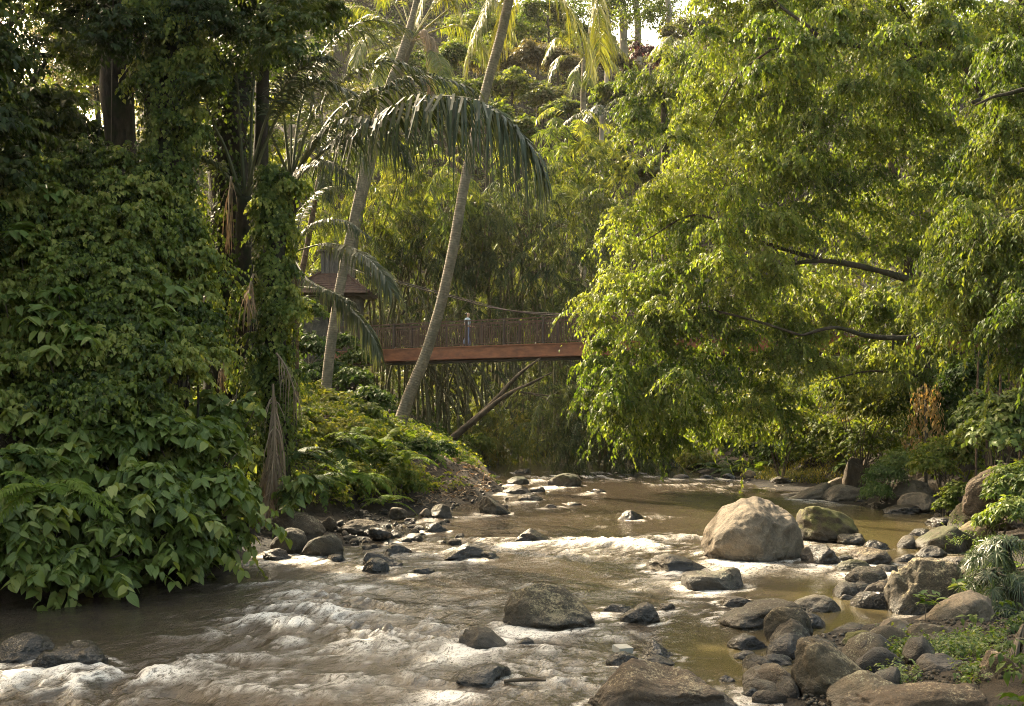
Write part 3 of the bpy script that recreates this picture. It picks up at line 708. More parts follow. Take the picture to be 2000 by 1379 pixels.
stn = math_n(nt, 'ADD', math_n(nt, 'MULTIPLY', math_n(nt, 'SUBTRACT', 1.0, ca_.outputs['Fac']), 0.5), math_n(nt, 'ADD', 0.10, math_n(nt, 'MULTIPLY', ra.outputs['Fac'], 0.35)), True)
nt.links.new(stn, bp.inputs['Strength']); nt.links.new(hgt, bp.inputs['Height']); nt.links.new(bp.outputs[0], water.inputs['Normal'])
fo = N(nt, 'ShaderNodeBsdfPrincipled'); fo.inputs['Base Color'].default_value = (0.62, 0.57, 0.50, 1); fo.inputs['Roughness'].default_value = 0.6
fb = N(nt, 'ShaderNodeBump'); fb.inputs['Distance'].default_value = 0.08; fb.inputs['Strength'].default_value = 0.2
nt.links.new(nsum, fb.inputs['Height']); nt.links.new(fb.outputs[0], fo.inputs['Normal'])
mx = N(nt, 'ShaderNodeMixShader'); nt.links.new(fmask, mx.inputs[0]); nt.links.new(water.outputs[0], mx.inputs[1]); nt.links.new(fo.outputs[0], mx.inputs[2])
nt.links.new(mx.outputs[0], out.inputs['Surface'])
o = link('river', me, None, m); o['kind'] = 'structure'; o['label'] = 'brown river running in rapids between the boulders'
# ------------------------------------------------------------------ leaf and branch builders
T_LEAF = (np.array([[0, 0, 0], [.36, -.5, .05], [.36, .5, .05], [.48, 0, 0], [1, 0, -.14]]), np.array([[0, 3, 1], [0, 2, 3], [1, 3, 4], [3, 2, 4]]), None)
T_BLADE = (np.array([[0, 0, 0], [.35, -.5, 0], [.35, .5, 0], [1, 0, -.12]]), None, np.array([[0, 2, 3, 1]]))


def _heart():
    st = [(0, .0), (.02, .30), (.16, .47), (.36, .5), (.58, .40), (.78, .24), (.9, .11), (1.0, 0.0)]
    V, Q, Tt = [], [], []
    for u, w_ in st:
        nz = -0.20 * u * u
        uu = u - (0.07 if 0 < u < .03 else 0)
        V += [[uu, -w_, nz + .10 * w_ * 2], [u, 0, nz], [uu, w_, nz + .10 * w_ * 2]]
    for i in range(1, len(st) - 2):
        a = i * 3
        Q += [[a, a + 1, a + 4, a + 3], [a + 1, a + 2, a + 5, a + 4]]
    e = (len(st) - 2) * 3; k = (len(st) - 1) * 3 + 1
    Tt += [[e, e + 1, k], [e + 1, e + 2, k], [1, 4, 3], [1, 5, 4]]
    return np.array(V, float), np.array(Tt), np.array(Q)


T_HEART = _heart()


def leaves(mb, pos, d, n, ln, wd, tm=T_LEAF, rnd=None):
    V0, T0, Q0 = tm
    k = len(pos)
    if k == 0: return
    n = unit(n - d * np.sum(n * d, -1, keepdims=True)); s = np.cross(n, d)
    ln = np.broadcast_to(ln, (k,)); wd = np.broadcast_to(wd, (k,))
    V = (pos[:, None, :] + V0[None, :, 0:1] * (ln[:, None, None] * d[:, None, :]) + V0[None, :, 1:2] * (wd[:, None, None] * s[:, None, :])
         + V0[None, :, 2:3] * (ln[:, None, None] * n[:, None, :]))
    nv = len(V0); offs = (np.arange(k) * nv)[:, None, None]
    T = (T0[None] + offs).reshape(-1, 3) if T0 is not None else None
    Q = (Q0[None] + offs).reshape(-1, 4) if Q0 is not None else None
    r = np.zeros(k) if rnd is None else np.clip(np.broadcast_to(rnd, (k,)), 0, 1)
    mb.add(V.reshape(-1, 3), T, Q, np.repeat(r, nv), np.tile(V0, (k, 1)))


def sprays(mb, rg, P0, D0, L, nl, grav, ln, wd, tm=T_LEAF, spread=.8, droop=.5, fwd=.5, rnd=None, rj=.18, twig=None, twr=.006, t0=.15, nup=1.0, szj=.25):
    """twigs that start at P0 along D0 and sag; nl leaves set alternately along each"""
    k = len(P0)
    if k == 0: return
    L = np.broadcast_to(L, (k,))
    t = np.linspace(t0, 1, nl)[None, :, None] + rg.uniform(-.4, .4, (k, nl, 1)) * (1 - t0) / nl
    dn = np.array([0, 0, -1.0])
    pos = P0[:, None] + D0[:, None] * L[:, None, None] * t + dn * (grav * L[:, None, None] * t * t)
    tan = unit(D0[:, None] + dn * (2 * grav * t))
    sd_ = np.cross(tan, np.array([0, 0, 1.0])); sd_ = unit(sd_ + 1e-4)
    roll = rg.uniform(-.5, .5, (k, 1, 1))
    up = np.cross(sd_, tan); sd_ = sd_ * np.cos(roll) + up * np.sin(roll)
    sg = np.where(np.arange(nl) % 2 == 0, 1.0, -1.0)[None, :, None]
    d = unit(tan * fwd + sd_ * sg * spread + dn * droop + rg.normal(0, .22, (k, nl, 3)))
    n = unit(np.array([0, 0, 1.0]) * nup + tan * .25 + rg.normal(0, .38, (k, nl, 3)))
    r = (rg.uniform(0, 1, k) if rnd is None else np.broadcast_to(rnd, (k,)))[:, None] + rg.normal(0, rj, (k, nl))
    sz = rg.uniform(1 - szj, 1 + szj, (k, nl))
    leaves(mb, pos.reshape(-1, 3), d.reshape(-1, 3), n.reshape(-1, 3), (ln * sz).ravel(), (wd * sz).ravel(), tm, r.ravel())
    if twig is not None:
        ts = np.linspace(0, 1, 5)[None, :, None]
        pp = P0[:, None] + D0[:, None] * L[:, None, None] * ts + dn * (grav * L[:, None, None] * ts * ts)
        tn = unit(D0[:, None] + dn * (2 * grav * ts)); a = unit(np.cross(tn, np.array([.3, .2, 1.0]))); b = np.cross(tn, a)
        ring = []
        for q in range(3):
            an = q * 2.0944
            ring.append(pp + (a * math.cos(an) + b * math.sin(an)) * twr * (1.15 - ts))
        V = np.stack(ring, 2).reshape(-1, 3)
        i = np.arange(4)[:, None] * 3; q = np.arange(3)[None, :]
        F = np.stack([i + q, i + (q + 1) % 3, i + 3 + (q + 1) % 3, i + 3 + q], -1).reshape(-1, 4)
        F = (F[None] + (np.arange(k) * 15)[:, None, None]).reshape(-1, 4)
        twig.add(V, None, F)


def catmull(pts, n):
    p = np.asarray(pts, float)
    p = np.vstack([2 * p[0] - p[1], p, 2 * p[-1] - p[-2]])
    m_ = len(p) - 3
    t = np.linspace(0, m_ - 1e-6, n); i = t.astype(int); f = (t - i)[:, None]
    a, b, c, d = p[i], p[i + 1], p[i + 2], p[i + 3]
    return .5 * (2 * b + (c - a) * f + (2 * a - 5 * b + 4 * c - d) * f ** 2 + (3 * b - a - 3 * c + d) * f ** 3)


def tube(mb, pts, r, sides=8, rough=0.0, seed=0, n=None, smooth_pts=True, cap=True):
    pts = np.asarray(pts, float)
    if smooth_pts and len(pts) > 2:
        n = n or max(6, len(pts) * 5); r = np.interp(np.linspace(0, 1, n), np.linspace(0, 1, len(np.atleast_1d(r))), np.atleast_1d(r)) if np.ndim(r) else np.full(n, r)
        pts = catmull(pts, n)
    else:
        r = np.interp(np.linspace(0, 1, len(pts)), np.linspace(0, 1, len(np.atleast_1d(r))), np.atleast_1d(r)) if np.ndim(r) else np.full(len(pts), r)
    k = len(pts)
    tn = unit(np.gradient(pts, axis=0))
    a = np.cross(tn[0], [0.12, .31, .94]); a = a / np.linalg.norm(a)
    A = []
    for i in range(k):
        a = a - tn[i] * (a @ tn[i]); a = a / max(np.linalg.norm(a), 1e-9); A.append(a)
    A = np.array(A); B = np.cross(tn, A)
    an = np.arange(sides) * 2 * math.pi / sides
    ring = pts[:, None] + r[:, None, None] * (np.cos(an)[None, :, None] * A[:, None] + np.sin(an)[None, :, None] * B[:, None])
    if rough:
        q = ring.reshape(-1, 3); f = fbm(q * 2.2, 3, seed).reshape(k, sides, 1)
        ring = pts[:, None] + (ring - pts[:, None]) * (1 + rough * f)
    lenm = np.concatenate([[0], np.cumsum(np.linalg.norm(np.diff(pts, axis=0), axis=1))])
    i = np.arange(k - 1)[:, None] * sides; q = np.arange(sides)[None, :]
    F = np.stack([i + q, i + (q + 1) % sides, i + sides + (q + 1) % sides, i + sides + q], -1).reshape(-1, 4)
    V = ring.reshape(-1, 3); rn = np.repeat(lenm, sides); Tt = None
    if cap:
        V = np.vstack([V, pts[-1:], pts[:1]]); rn = np.append(rn, [lenm[-1], 0])
        e = (k - 1) * sides; c = k * sides
        Tt = [[e + j, e + (j + 1) % sides, c] for j in range(sides)] + [[(j + 1) % sides, j, c + 1] for j in range(sides)]
    mb.add(V, Tt, F, rn)


def in_poly(x, y, poly):
    p = np.asarray(poly, float); ins = np.zeros(len(x), bool); j = len(p) - 1
    for i in range(len(p)):
        c = ((p[i, 1] > y) != (p[j, 1] > y)) & (x < (p[j, 0] - p[i, 0]) * (y - p[i, 1]) / (p[j, 1] - p[i, 1] + 1e-9) + p[i, 0])
        ins ^= c; j = i
    return ins


def poly_points(rg, poly, n, mind=0.0):
    p = np.asarray(poly, float); out_ = []
    tries = 0
    while len(out_) < n and tries < n * 60:
        tries += 1
        x = rg.uniform(p[:, 0].min(), p[:, 0].max()); y = rg.uniform(p[:, 1].min(), p[:, 1].max())
        if not in_poly(np.array([x]), np.array([y]), p)[0]: continue
        if mind and any((x - a) ** 2 + (y - b) ** 2 < mind * mind for a, b in out_): continue
        out_.append((x, y))
    return np.array(out_)


def blob_crown(mb, rg, cen, rad, ns, nl, ln, wd, tm=T_LEAF, grav=.35, stick=.85, start=.3, up=.25, flat=.75, low=-.35, rnd=None, rj=.16, **kw):
    """leafy twigs radiating from each clump centre; cen (B,3), rad (B,)"""
    B = len(cen)
    d = unit(rg.normal(size=(B, ns, 3)))
    d[..., 2] = np.where(d[..., 2] < low, -d[..., 2] * .6, d[..., 2])
    r = rad[:, None, None]
    sc_ = np.array([1, 1, flat])
    P0 = cen[:, None] + d * r * start * sc_ * rg.uniform(.3, 1.3, (B, ns, 1))
    D0 = unit(d * sc_ + np.array([0, 0, up]))
    L = (rad[:, None] * stick * rg.uniform(.65, 1.15, (B, ns))).ravel()
    br = (rg.uniform(.1, .9, B) if rnd is None else np.broadcast_to(rnd, (B,)))[:, None] + rg.normal(0, .14, (B, ns))
    sprays(mb, rg, P0.reshape(-1, 3), D0.reshape(-1, 3), L, nl, grav, ln, wd, tm, rnd=np.clip(br.ravel(), 0, 1), rj=rj, **kw)


def blade_strip(mb, base, d, side, ln, wd, hang, rnd, st=(0, .25, .6, 1.0), wp=(.55, 1, .75, .04), fold=0.0, curl=None):
    """long leaflets that bend under their weight; all arrays (k,3)/(k,)"""
    k = len(base); s = np.array(st)[None, :, None]
    dn = np.array([0, 0, -1.0])
    hg = np.broadcast_to(hang, (k,))[:, None, None]; l_ = np.broadcast_to(ln, (k,))[:, None, None]
    c = base[:, None] + d[:, None] * l_ * s * (1 - .28 * hg * s) + dn * l_ * hg * s * s
    wv_ = np.array(wp)[None, :, None] * np.broadcast_to(wd, (k,))[:, None, None] * .5
    Lf, Rt = c - side[:, None] * wv_, c + side[:, None] * wv_
    m_ = len(st)
    V = np.stack([Lf, Rt], 2).reshape(-1, 3)
    i = np.arange(m_ - 1) * 2
    F = np.stack([i, i + 1, i + 3, i + 2], -1)
    F = (F[None] + (np.arange(k) * 2 * m_)[:, None, None]).reshape(-1, 4)
    mb.add(V, None, F, np.repeat(np.broadcast_to(rnd, (k,)), 2 * m_))


def frond(mb, rg, pts, nl=60, ll=.9, lw=.04, hang=.6, fwd=.55, lift=.25, t0=.18, rr=(.03, .006), rnd=.5, rj=.2, prof=None, drop=0.0, twist=0.0, rach_rnd=1.0, messy=.12):
    """pinnate frond: rachis through pts, leaflet pairs along it"""
    n_ = 40; P = catmull(pts, n_)
    m2 = MB(); tube(m2, P, np.linspace(rr[0], rr[1], n_), 5, smooth_pts=False); V = np.concatenate(m2.V)
    mb.add(V, m2.T[0], m2.Q[0], np.full(len(V), rach_rnd))
    tn = unit(np.gradient(P, axis=0))
    t = np.linspace(t0, .995, nl)
    for sgn in (1, -1):
        tt = np.clip(t + rg.normal(0, .25 / nl, nl), t0, .999); keep = rg.uniform(size=nl) > drop
        tt = tt[keep]; x = tt * (n_ - 1); i = np.minimum(x.astype(int), n_ - 2); f = (x - i)[:, None]
        b = P[i] * (1 - f) + P[i + 1] * f; g = unit(tn[i] * (1 - f) + tn[i + 1] * f)
        up = np.array([0, 0, 1.0]) - g * g[:, 2:3]; up = unit(up + np.array([1e-3, 0, 0])); sv = np.cross(g, up)
        if twist: sv, up = sv * math.cos(twist) + up * math.sin(twist), up * math.cos(twist) - sv * math.sin(twist)
        u_ = (tt - t0) / (1 - t0)
        lp = np.interp(u_, [0, .15, .45, .8, 1], [.45, .85, 1, .75, .35]) if prof is None else np.interp(u_, prof[0], prof[1])
        fw = fwd + .6 * u_ ** 2
        d = unit(g * fw[:, None] + sv * sgn + up * lift + rg.normal(0, messy, (len(tt), 3)))
        side = unit(np.cross(d, up * .8 + rg.normal(0, .25, (len(tt), 3))))
        blade_strip(mb, b, d, side, ll * lp * rg.uniform(.85, 1.1, len(tt)), lw * rg.uniform(.8, 1.15, len(tt)), hang * rg.uniform(.75, 1.25, len(tt)), np.clip(rnd + rg.normal(0, rj, len(tt)), 0, .92))


def arch(P0, az_, el_, L, sag, n=6):
    """rachis that leaves P0 at azimuth az_, elevation el_ and sags"""
    d = np.array([math.cos(el_) * math.cos(az_), math.cos(el_) * math.sin(az_), math.sin(el_)])
    t = np.linspace(0, 1, n)[:, None]
    return P0 + d * L * t + np.array([0, 0, -1.0]) * sag * L * t ** 2.2


# ------------------------------------------------------------------ leaf colours
ML = {}
ML['fig'] = leaf_mat('fig_leaf', [(0.044, 0.076, 0.011), (0.108, 0.142, 0.022), (0.195, 0.21, 0.045)], trans=.54, tcol=(1.55, 1.6, .55), rough=.5, spec=.35)
ML['fig_dark'] = leaf_mat('dark_fig_leaf', [(0.032, 0.058, 0.010), (0.072, 0.105, 0.016), (0.14, 0.16, 0.028)], trans=.48, rough=.58, spec=.25)
ML['vine'] = leaf_mat('vine_leaf', [(0.026, 0.042, 0.008), (0.064, 0.092, 0.015), (0.12, 0.15, 0.026), (0.22, 0.23, 0.055)], trans=.4, rough=.52, spec=.25)
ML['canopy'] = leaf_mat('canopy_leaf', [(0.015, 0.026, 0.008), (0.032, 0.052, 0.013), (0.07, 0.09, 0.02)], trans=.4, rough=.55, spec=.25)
ML['broad'] = leaf_mat('broad_leaf', [(0.045, 0.070, 0.014), (0.090, 0.130, 0.026), (0.145, 0.185, 0.042), (0.25, 0.26, 0.07)], trans=.36, rough=.5, spec=.35, veins=True)
ML['broad_light'] = leaf_mat('light_broad_leaf', [(0.06, 0.10, 0.02), (0.12, 0.165, 0.035), (0.22, 0.23, 0.07)], trans=.38, rough=.6, spec=.25, veins=True)
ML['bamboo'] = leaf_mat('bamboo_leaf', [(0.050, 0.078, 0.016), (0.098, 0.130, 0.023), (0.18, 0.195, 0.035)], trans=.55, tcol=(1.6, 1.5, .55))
ML['bamboo_dark'] = leaf_mat('dark_bamboo_leaf', [(0.030, 0.046, 0.019), (0.060, 0.078, 0.029), (0.11, 0.122, 0.04)], trans=.45, rough=.5, spec=.3)  # bamboo leaf again, shade put into the colour for the dim clumps
ML['palm'] = leaf_mat('palm_leaflet', [(0.016, 0.026, 0.010), (0.034, 0.046, 0.019), (0.075, 0.08, 0.038)], trans=.25, rough=.5, spec=.32)
ML['coco'] = leaf_mat('coconut_leaflet', [(0.06, 0.085, 0.014), (0.105, 0.132, 0.022), (0.185, 0.18, 0.045)], trans=.48, tcol=(1.4, 1.35, .4), rough=.35, spec=.55)
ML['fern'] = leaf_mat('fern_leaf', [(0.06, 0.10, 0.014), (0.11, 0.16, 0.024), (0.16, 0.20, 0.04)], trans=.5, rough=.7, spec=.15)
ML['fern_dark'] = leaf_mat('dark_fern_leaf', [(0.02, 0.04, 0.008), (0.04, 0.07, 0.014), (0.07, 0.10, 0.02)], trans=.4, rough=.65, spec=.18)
ML['bank'] = leaf_mat('bank_leaf', [(0.05, 0.08, 0.012), (0.10, 0.13, 0.018), (0.18, 0.18, 0.035)], trans=.5, rough=.6, spec=.22)
ML['hill'] = leaf_mat('hill_leaf', [(0.05, 0.07, 0.018), (0.10, 0.115, 0.03), (0.18, 0.165, 0.06)], trans=.4)
ML['hill_brown'] = leaf_mat('hill_dry_leaf', [(0.07, 0.06, 0.03), (0.12, 0.10, 0.045), (0.17, 0.14, 0.07)], trans=.4)
ML['red'] = leaf_mat('red_leaf', [(0.035, 0.014, 0.018), (0.065, 0.026, 0.030), (0.10, 0.05, 0.05)], trans=.4, tcol=(1.4, .8, .8))
ML['dead'] = leaf_mat('dead_leaf', [(0.10, 0.068, 0.038), (0.19, 0.135, 0.08), (0.30, 0.22, 0.14)], trans=.2, tcol=(1.2, 1, .8), rough=.7)
ML['grass'] = leaf_mat('grass_blade', [(0.08, 0.10, 0.012), (0.17, 0.165, 0.02), (0.27, 0.22, 0.04)], trans=.45)
ML['weed'] = leaf_mat('weed_leaf', [(0.04, 0.075, 0.012), (0.08, 0.13, 0.02), (0.15, 0.18, 0.04)], trans=.45)
ML['narrow'] = leaf_mat('narrow_leaf', [(0.018, 0.034, 0.009), (0.038, 0.062, 0.016), (0.07, 0.095, 0.03)], trans=.35, rough=.38, spec=.55)
MK = {}
MK['dark'] = bark_mat('dark_bark', (0.012, 0.009, 0.007), (0.05, 0.038, 0.027), scale=9, moss=(0.02, 0.027, 0.009), bump=1.0)
MK['limb'] = bark_mat('fig_bark', (0.028, 0.021, 0.014), (0.075, 0.055, 0.038), scale=6, moss=(0.035, 0.032, 0.014))
MK['coco'] = bark_mat('coconut_bark', (0.12, 0.095, 0.066), (0.25, 0.205, 0.15), rings=10.5, scale=5, bump=.7, moss=(0.12, 0.105, 0.075))
MK['brown'] = bark_mat('brown_bark', (0.07, 0.045, 0.028), (0.15, 0.10, 0.065), rings=3.0, scale=7)
MK['twig'] = bark_mat('twig_bark', (0.06, 0.048, 0.034), (0.13, 0.105, 0.075), scale=12, bump=.2)
MK['pale'] = bark_mat('pale_bark', (0.20, 0.17, 0.14), (0.34, 0.30, 0.25), scale=4)
MK['culm'] = bark_mat('bamboo_culm', (0.07, 0.065, 0.03), (0.15, 0.13, 0.06), rings=2.2, scale=6, bump=.3)
MK['log'] = bark_mat('dead_wood', (0.04, 0.03, 0.02), (0.10, 0.075, 0.052), scale=5)
# ================================================================== the near left bank
rg = np.random.default_rng(1001)


def base_at(px, Y, dz=0.0):
    X = (px - 1000) / F_PX * Y
    return np.array([X, Y, max(gz(X, Y), -0.05) + dz])


def WP(lst):
    return np.array([W(a, b, c) for a, b, c in lst])


def vines_on(mb, rg, axis, rad, n, ln=.13, wd=.10, tm=T_LEAF, lump=.35, rnd=.45, seed=0, frontal=False):
    """leaves shingled down a column round the axis polyline"""
    t = rg.uniform(0, 1, n); ax = catmull(axis, 60); i = np.minimum((t * 59).astype(int), 58); f_ = (t * 59 - i)[:, None]
    c = ax[i] * (1 - f_) + ax[i + 1] * f_; r = np.interp(t, np.linspace(0, 1, len(rad)), rad)
    an = rg.uniform(0, 2 * math.pi, n)
    o_ = np.stack([np.cos(an), np.sin(an), 0 * an], 1)
    q = np.concatenate([o_ * 1.6, 0 * an[:, None]], 1)[:, :3] + np.array([0, 0, 1.0]) * (c[:, 2:3] * .9)
    lumps = fbm(q, 3, 70 + seed)
    pos = c + o_ * (r * (1 + lump * 1.6 * lumps) * (1 - .3 * rg.uniform(0, 1, n) ** 3))[:, None]
    keep = fbm(q * 1.7 + 5, 2, 90 + seed) > -.38
    d = unit(np.array([0, 0, -1.0]) + o_ * rg.uniform(.0, .7, (n, 1)) + rg.normal(0, .3, (n, 3)))
    nn = unit(o_ + np.array([0, 0, .35]) + rg.normal(0, .3, (n, 3)))
    sz = rg.uniform(.6, 1.3, n)
    rr = np.clip(rnd + .5 * fbm(q * 2.3, 2, 99 + seed) + rg.normal(0, .16, n), 0, 1)
    leaves(mb, pos[keep], d[keep], nn[keep], (ln * sz)[keep], (wd * sz)[keep], tm, rr[keep])


def tree_axis(pts): return WP(pts)


# --- tall vine clad tree
b = base_at(335, 24.2)
t1 = thing('vine_clad_tree', b, 'tall tree wrapped in a thick green vine curtain from canopy to ground', 'tree')
ax1 = np.vstack([b - [0, 0, .3], WP([(328, 640, 24.2), (322, 400, 24.2), (335, 160, 24.2), (345, -60, 24.3), (350, -190, 24.5)])])
mb = MB(); tube(mb, ax1, [.42, .36, .34, .32, .28, .2], 14, .25, 1)
tube(mb, WP([(318, 500, 24.3), (300, 250, 24.4), (270, 60, 24.8), (200, -60, 25.4)]), [.2, .17, .13, .06], 9, .2, 2)
tube(mb, WP([(340, 120, 24.2), (420, -20, 24), (520, -80, 24)]), [.18, .12, .06], 8, .2, 3)
mb.build('trunk', MK['dark'], t1, True)
mb = MB(); vines_on(mb, rg, ax1[1:], [.62, .66, .62, .6, .55], 21000, .105, .08, seed=1)
q_ = np.array([[rg.uniform(262, 400), rg.uniform(-20, 640)] for _ in range(44)]); cen = np.array([W(x, y, 23.7 + rg.uniform(-.3, .6)) for x, y in q_])
blob_crown(mb, rg, cen, rg.uniform(.22, .5, 44), 26, 9, .105, .08, grav=1.2, droop=1.0, up=.3, start=.3, stick=1.1)
mb.build('vine_curtain', ML['vine'], t1)
mb = MB()
pts = np.vstack([poly_points(rg, [(180, -150), (640, -150), (640, 40), (570, 90), (500, 150), (420, 130), (390, 200), (280, 110), (200, 90)], 46, 42), poly_points(rg, [(120, -300), (520, -280), (560, -150), (130, -150)], 34, 40)])  # second batch, above the view, is added to shade the near rocks
cen = np.array([W(x, y, 24.5 + rg.uniform(-1.6, 2.2)) for x, y in pts]); rad = rg.uniform(.55, .85, len(cen))
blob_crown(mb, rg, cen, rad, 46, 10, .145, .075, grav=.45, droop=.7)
mb.build('crown', ML['canopy'], t1)

# --- second dark trunk with a thin liana
b = base_at(232, 26)
t2 = thing('dark_tree', b, 'dark bare trunk behind a single hanging liana, left of the vine curtain', 'tree')
mb = MB(); tube(mb, np.vstack([b - [0, 0, .3], WP([(238, 420, 26), (232, 220, 26), (222, 60, 26), (225, -120, 26)])]), [.42, .38, .36, .34, .3], 12, .2, 5)
tube(mb, WP([(228, 90, 26), (170, 0, 26.4), (110, -90, 27)]), [.2, .14, .08], 8, .2, 3)
mb.build('trunk', MK['dark'], t2, True)
mb = MB()
pts = poly_points(rg, [(60, -120), (260, -120), (270, 120), (210, 180), (130, 130), (110, 60)], 26, 36)
cen = np.array([W(x, y, 26.5 + rg.uniform(-1.2, 1.5)) for x, y in pts]); rad = rg.uniform(.5, .75, len(cen))
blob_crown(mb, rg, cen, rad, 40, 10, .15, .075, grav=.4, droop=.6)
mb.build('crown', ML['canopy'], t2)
mb = MB(); tube(mb, WP([(222, -60, 25.2), (219, 120, 25.2), (217, 290, 25.2)]), .012, 5)
tag(mb.build('liana', MK['twig'], None, True), 'thin straight liana hanging in front of the dark bare trunk', 'liana')
mb = MB(); tube(mb, WP([(262, 40, 25), (240, 60, 24.8), (224, 95, 24.9)]), [.03, .03, .02], 6)
tag(mb.build('branch', MK['brown'], None, True), 'short reddish bare branch beside the vine curtain', 'branch')

# unseen tree added left of the view so its crowns shade the near rapids
t3 = thing('shade_tree', base_at(-260, 22), 'unseen spreading tree added beyond the left edge to shade the near rapids', 'tree')
b = np.array(t3.location); mb = MB(); tube(mb, [b - [0, 0, .3], b + [.2, 0, 3], [-11.2, 21.5, 8], [-11, 21, 11]], [.4, .32, .22, .08], 10, .2, 4); mb.build('trunk', MK['dark'], t3, True)
nsp = 125; cen = np.array([-11.8, 20.5, 8.6]) + unit(rg.normal(size=(nsp, 3))) * rg.uniform(.2, 1, (nsp, 1)) ** .5 * [2.4, 6.0, 4.6]
cen = np.vstack([cen, np.array([-11.3, 24.6, 14.3]) + unit(rg.normal(size=(70, 3))) * rg.uniform(.2, 1, (70, 1)) ** .5 * [3.8, 3.6, 2.8]])
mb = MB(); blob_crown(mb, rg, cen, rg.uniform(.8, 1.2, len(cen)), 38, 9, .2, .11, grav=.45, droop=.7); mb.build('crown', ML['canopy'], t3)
mb = MB(); tube(mb, [[-11.2, 21.5, 8], [-11.3, 23.5, 11.5], [-11.3, 24.6, 15]], [.2, .16, .06], 8, .2, 4); mb.build('limb', MK['dark'], t3, True)

# --- canopy against the sky at the top left corner, and the leaves glowing behind it
t3 = thing('leafy_tree', base_at(-60, 30), 'airy tree against the sky in the top left corner', 'tree')
b = np.array(t3.location)
mb = MB(); tube(mb, np.vstack([b - [0, 0, .3], WP([(-60, 300, 30), (-40, 60, 30), (10, -120, 30.2)])]), [.3, .25, .2, .12], 9, .15, 6)
for e in [(120, 40, 29.5), (60, 170, 29.2), (180, 120, 30)]:
    tube(mb, np.vstack([WP([(-52, 180, 30)]), WP([((e[0] - 50) / 2, e[1] - 10, 29.8), e])]), [.14, .08, .03], 6, .1, 6)
mb.build('trunk', MK['dark'], t3, True)
mb = MB()
pts = poly_points(rg, [(-60, -80), (210, -80), (210, 130), (150, 230), (60, 190), (-40, 290)], 54, 30)
cen = np.array([W(x, y, 29.7 + rg.uniform(-1.2, 1.2)) for x, y in pts]); rad = rg.uniform(.5, .8, len(cen))
blob_crown(mb, rg, cen, rad, 22, 8, .16, .075, grav=.35, droop=.5, twig=mb, twr=.008)
mb.build('crown', ML['canopy'], t3)

t3 = thing('understorey_tree', base_at(40, 26), 'dark large leaved understorey tree between the sky gap and the creeper slope', 'tree')
b = np.array(t3.location)
mb = MB(); tube(mb, np.vstack([b - [0, 0, .3], WP([(30, 330, 26), (45, 200, 26.2), (90, 120, 26.4)])]), [.16, .13, .1, .05], 8, .15, 6)
mb.build('trunk', MK['dark'], t3, True)
mb = MB()
pts = poly_points(rg, [(-40, 170), (120, 190), (180, 260), (150, 330), (-40, 340)], 16, 40)
cen = np.array([W(x, y, 26 + rg.uniform(-.8, .8)) for x, y in pts]); rad = rg.uniform(.5, .7, len(cen))
blob_crown(mb, rg, cen, rad, 30, 8, .26, .12, grav=.45, droop=.7)
mb.build('crown', ML['canopy'], t3)

for (poly, Y, n, lab, ck) in [
    ([(-40, 180), (40, 130), (110, 200), (190, 320), (150, 380), (-40, 380)], 44, 18, 'sunlit yellow green tree glimpsed behind the dark left trunks', 'bank'),
    ([(-60, -30), (220, -30), (240, 200), (100, 240), (-40, 240)], 60, 34, 'big hazy tree showing through the sky gap at the top left corner', 'hill'),
    ([(90, 60), (260, 60), (260, 200), (120, 220)], 52, 22, 'pale hazy tree glimpsed through the gap at the upper left', 'hill_brown'),
    ([(380, 220), (560, 180), (570, 360), (400, 480)], 46, 20, 'sunlit green tree behind the dark sugar palms', 'bank')]:
    cx = np.mean([p_[0] for p_ in poly])
    t = thing('background_tree', base_at(cx, Y), lab, 'tree'); b = np.array(t.location)
    top = W(cx, min(p_[1] for p_ in poly) + 40, Y)
    mb = MB(); tube(mb, [b - [0, 0, .3], (b + top) / 2 + [.3, .2, 0], top], [.28, .2, .08], 8, .1, 4); mb.build('trunk', MK['dark'], t, True)
    pts = poly_points(rg, poly, n, 26); cen = np.array([W(x, y, Y + rg.uniform(-2, 2)) for x, y in pts]); rad = rg.uniform(.8, 1.25, len(cen))
    mb = MB(); blob_crown(mb, rg, cen, rad, 34, 8, .26, .11, grav=.4, droop=.5); mb.build('crown', ML[ck], t)

# --- dark buttressed trunk in the gap and the vine column beside it
b = base_at(450, 27.5)
t4 = thing('shaded_tree', b, 'broad black trunk standing in deep shade beside the vine column', 'tree')
mb = MB(); tube(mb, np.vstack([b - [0, 0, .3], WP([(440, 600, 27.5), (445, 380, 27.5), (450, 180, 27.6), (455, -60, 27.8), (455, -170, 28)])]), [.62, .5, .46, .44, .4, .3], 14, .35, 8)
vmb = MB(); vines_on(vmb, rg, WP([(436, 700, 27), (440, 520, 27), (446, 330, 27), (452, 120, 27.2)]), [.3, .5, .35, .6], 2600, .11, .085, seed=31, rnd=.3); vmb.build('vine_patch', ML['vine'], t4)
tube(mb, WP([(500, 800, 27.9), (505, 450, 28), (512, 200, 28), (520, -60, 28.2)]), [.22, .2, .18, .15], 9, .2, 9)
mb.build('trunk', MK['dark'], t4, True)
mb = MB()
pts = poly_points(rg, [(400, -160), (680, -160), (650, 30), (560, 130), (470, 120), (400, 80)], 28, 46)
cen = np.array([W(x, y, 27.5 + rg.uniform(-1.2, 1.5)) for x, y in pts]); rad = rg.uniform(.55, .8, len(cen))
blob_crown(mb, rg, cen, rad, 40, 10, .15, .075, grav=.5, droop=.8)
mb.build('crown', ML['canopy'], t4)

